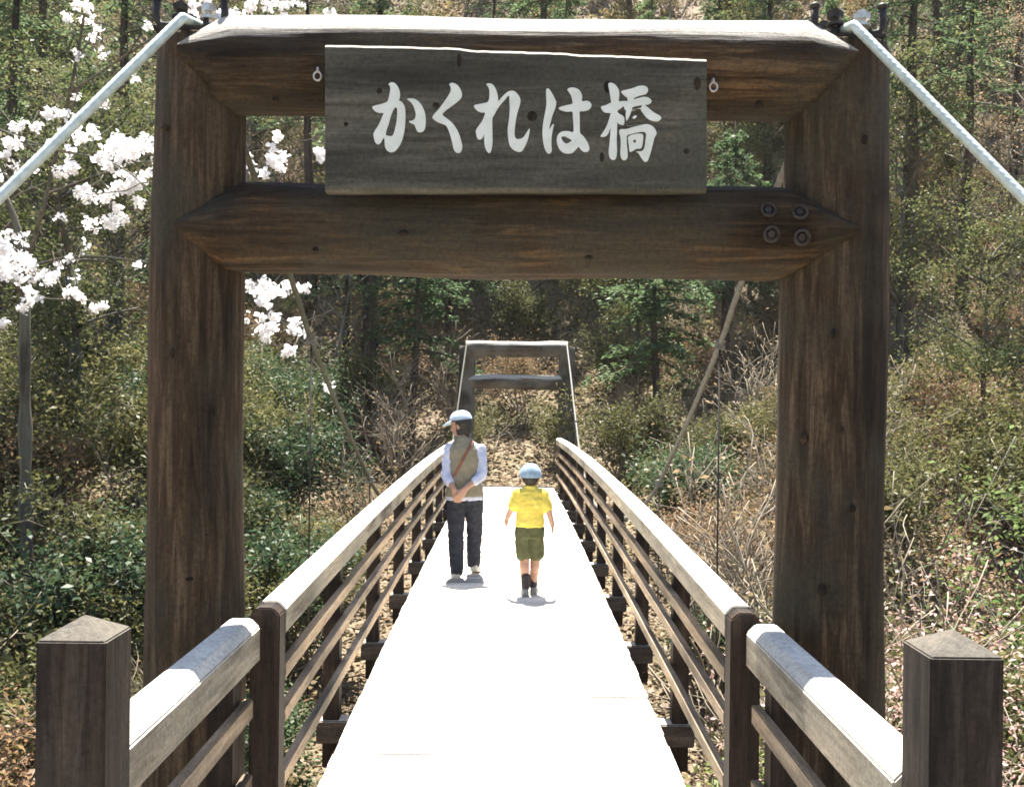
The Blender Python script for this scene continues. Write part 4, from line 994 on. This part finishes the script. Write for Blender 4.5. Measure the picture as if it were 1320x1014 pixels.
# dry sticks
b = MB(); st_ = random.Random(8)
for k in range(900):
    y = 6 + 34 * st_.random(); x = st_.uniform(-1, 1) * (.56 * y + 2)
    if abs(x) < 2.2 and y < 20: continue
    z = gz(x, y); a = st_.uniform(0, 6.28); L_ = st_.uniform(.5, 2.0); u = st_.uniform(.0, .9)
    p = Vector((x, y, z + .05)); d = Vector((math.cos(a), math.sin(a), u)).normalized(); pts = [p]
    for q in range(4): d = (d + Vector((st_.gauss(0, .18), st_.gauss(0, .18), st_.gauss(0, .12)))).normalized(); pts.append(pts[-1] + d * L_ / 4)
    b.tube(pts, [.014, .012, .01, .007, .004], 4)
tag(b.build('dry_sticks', M['twig'], None, True), 'dry grey sticks scattered through the undergrowth', 'sticks', None, 'stuff')

# thin spring haze over the valley
b = MB(); b.box(-95, 95, -62, 133, -5, 100)
m, nt, out = new_mat('haze'); pv = nd(nt, 'ShaderNodeVolumePrincipled'); pv.inputs['Color'].default_value = (.95, .93, .86, 1); pv.inputs['Density'].default_value = .00028
nt.links.new(pv.outputs[0], out.inputs['Volume'])
tag(b.build('haze', m), 'thin pale spring haze hanging in the valley', 'haze', None, 'stuff')
# ------------------------------------------------------------------ light, camera
EL, AZ = R(70), R(-5)
S = Vector((math.sin(AZ) * math.cos(EL), math.cos(AZ) * math.cos(EL), math.sin(EL)))
sun = bpy.data.lights.new('sun', 'SUN'); sun.energy = 5.0; sun.angle = R(.5); sun.color = (1, .95, .87)
so_ = bpy.data.objects.new('sun', sun); COL.objects.link(so_); so_.rotation_euler = S.to_track_quat('Z', 'Y').to_euler(); so_.location = (0, 0, 60)
w = bpy.data.worlds.new('World'); sc.world = w; w.use_nodes = True; nt = w.node_tree
bg = nt.nodes['Background']; sky = nt.nodes.new('ShaderNodeTexSky'); sky.sky_type = 'NISHITA'; sky.sun_disc = False; sky.sun_elevation = EL; sky.sun_rotation = AZ
nt.links.new(sky.outputs[0], bg.inputs[0]); bg.inputs[1].default_value = .06
cam = bpy.data.cameras.new('camera'); co = bpy.data.objects.new('camera', cam); COL.objects.link(co); sc.camera = co
co.location = (0, 0, H); co.rotation_euler = (R(90), -ROLL, 0); cam.sensor_width = 36; cam.lens = 36 * F / 1320; cam.clip_end = 600; cam.clip_start = .05
cam.shift_y = (CY - 507) / 1320
sc.view_settings.view_transform = 'Standard'; sc.view_settings.look = 'None'; sc.view_settings.exposure = 2.35; sc.view_settings.gamma = 1
sc.render.resolution_x, sc.render.resolution_y = 1024, 786
try:
    sc.cycles.use_denoising = True
    sc.cycles.max_bounces = 8; sc.cycles.filter_width = 1.7
except Exception: pass
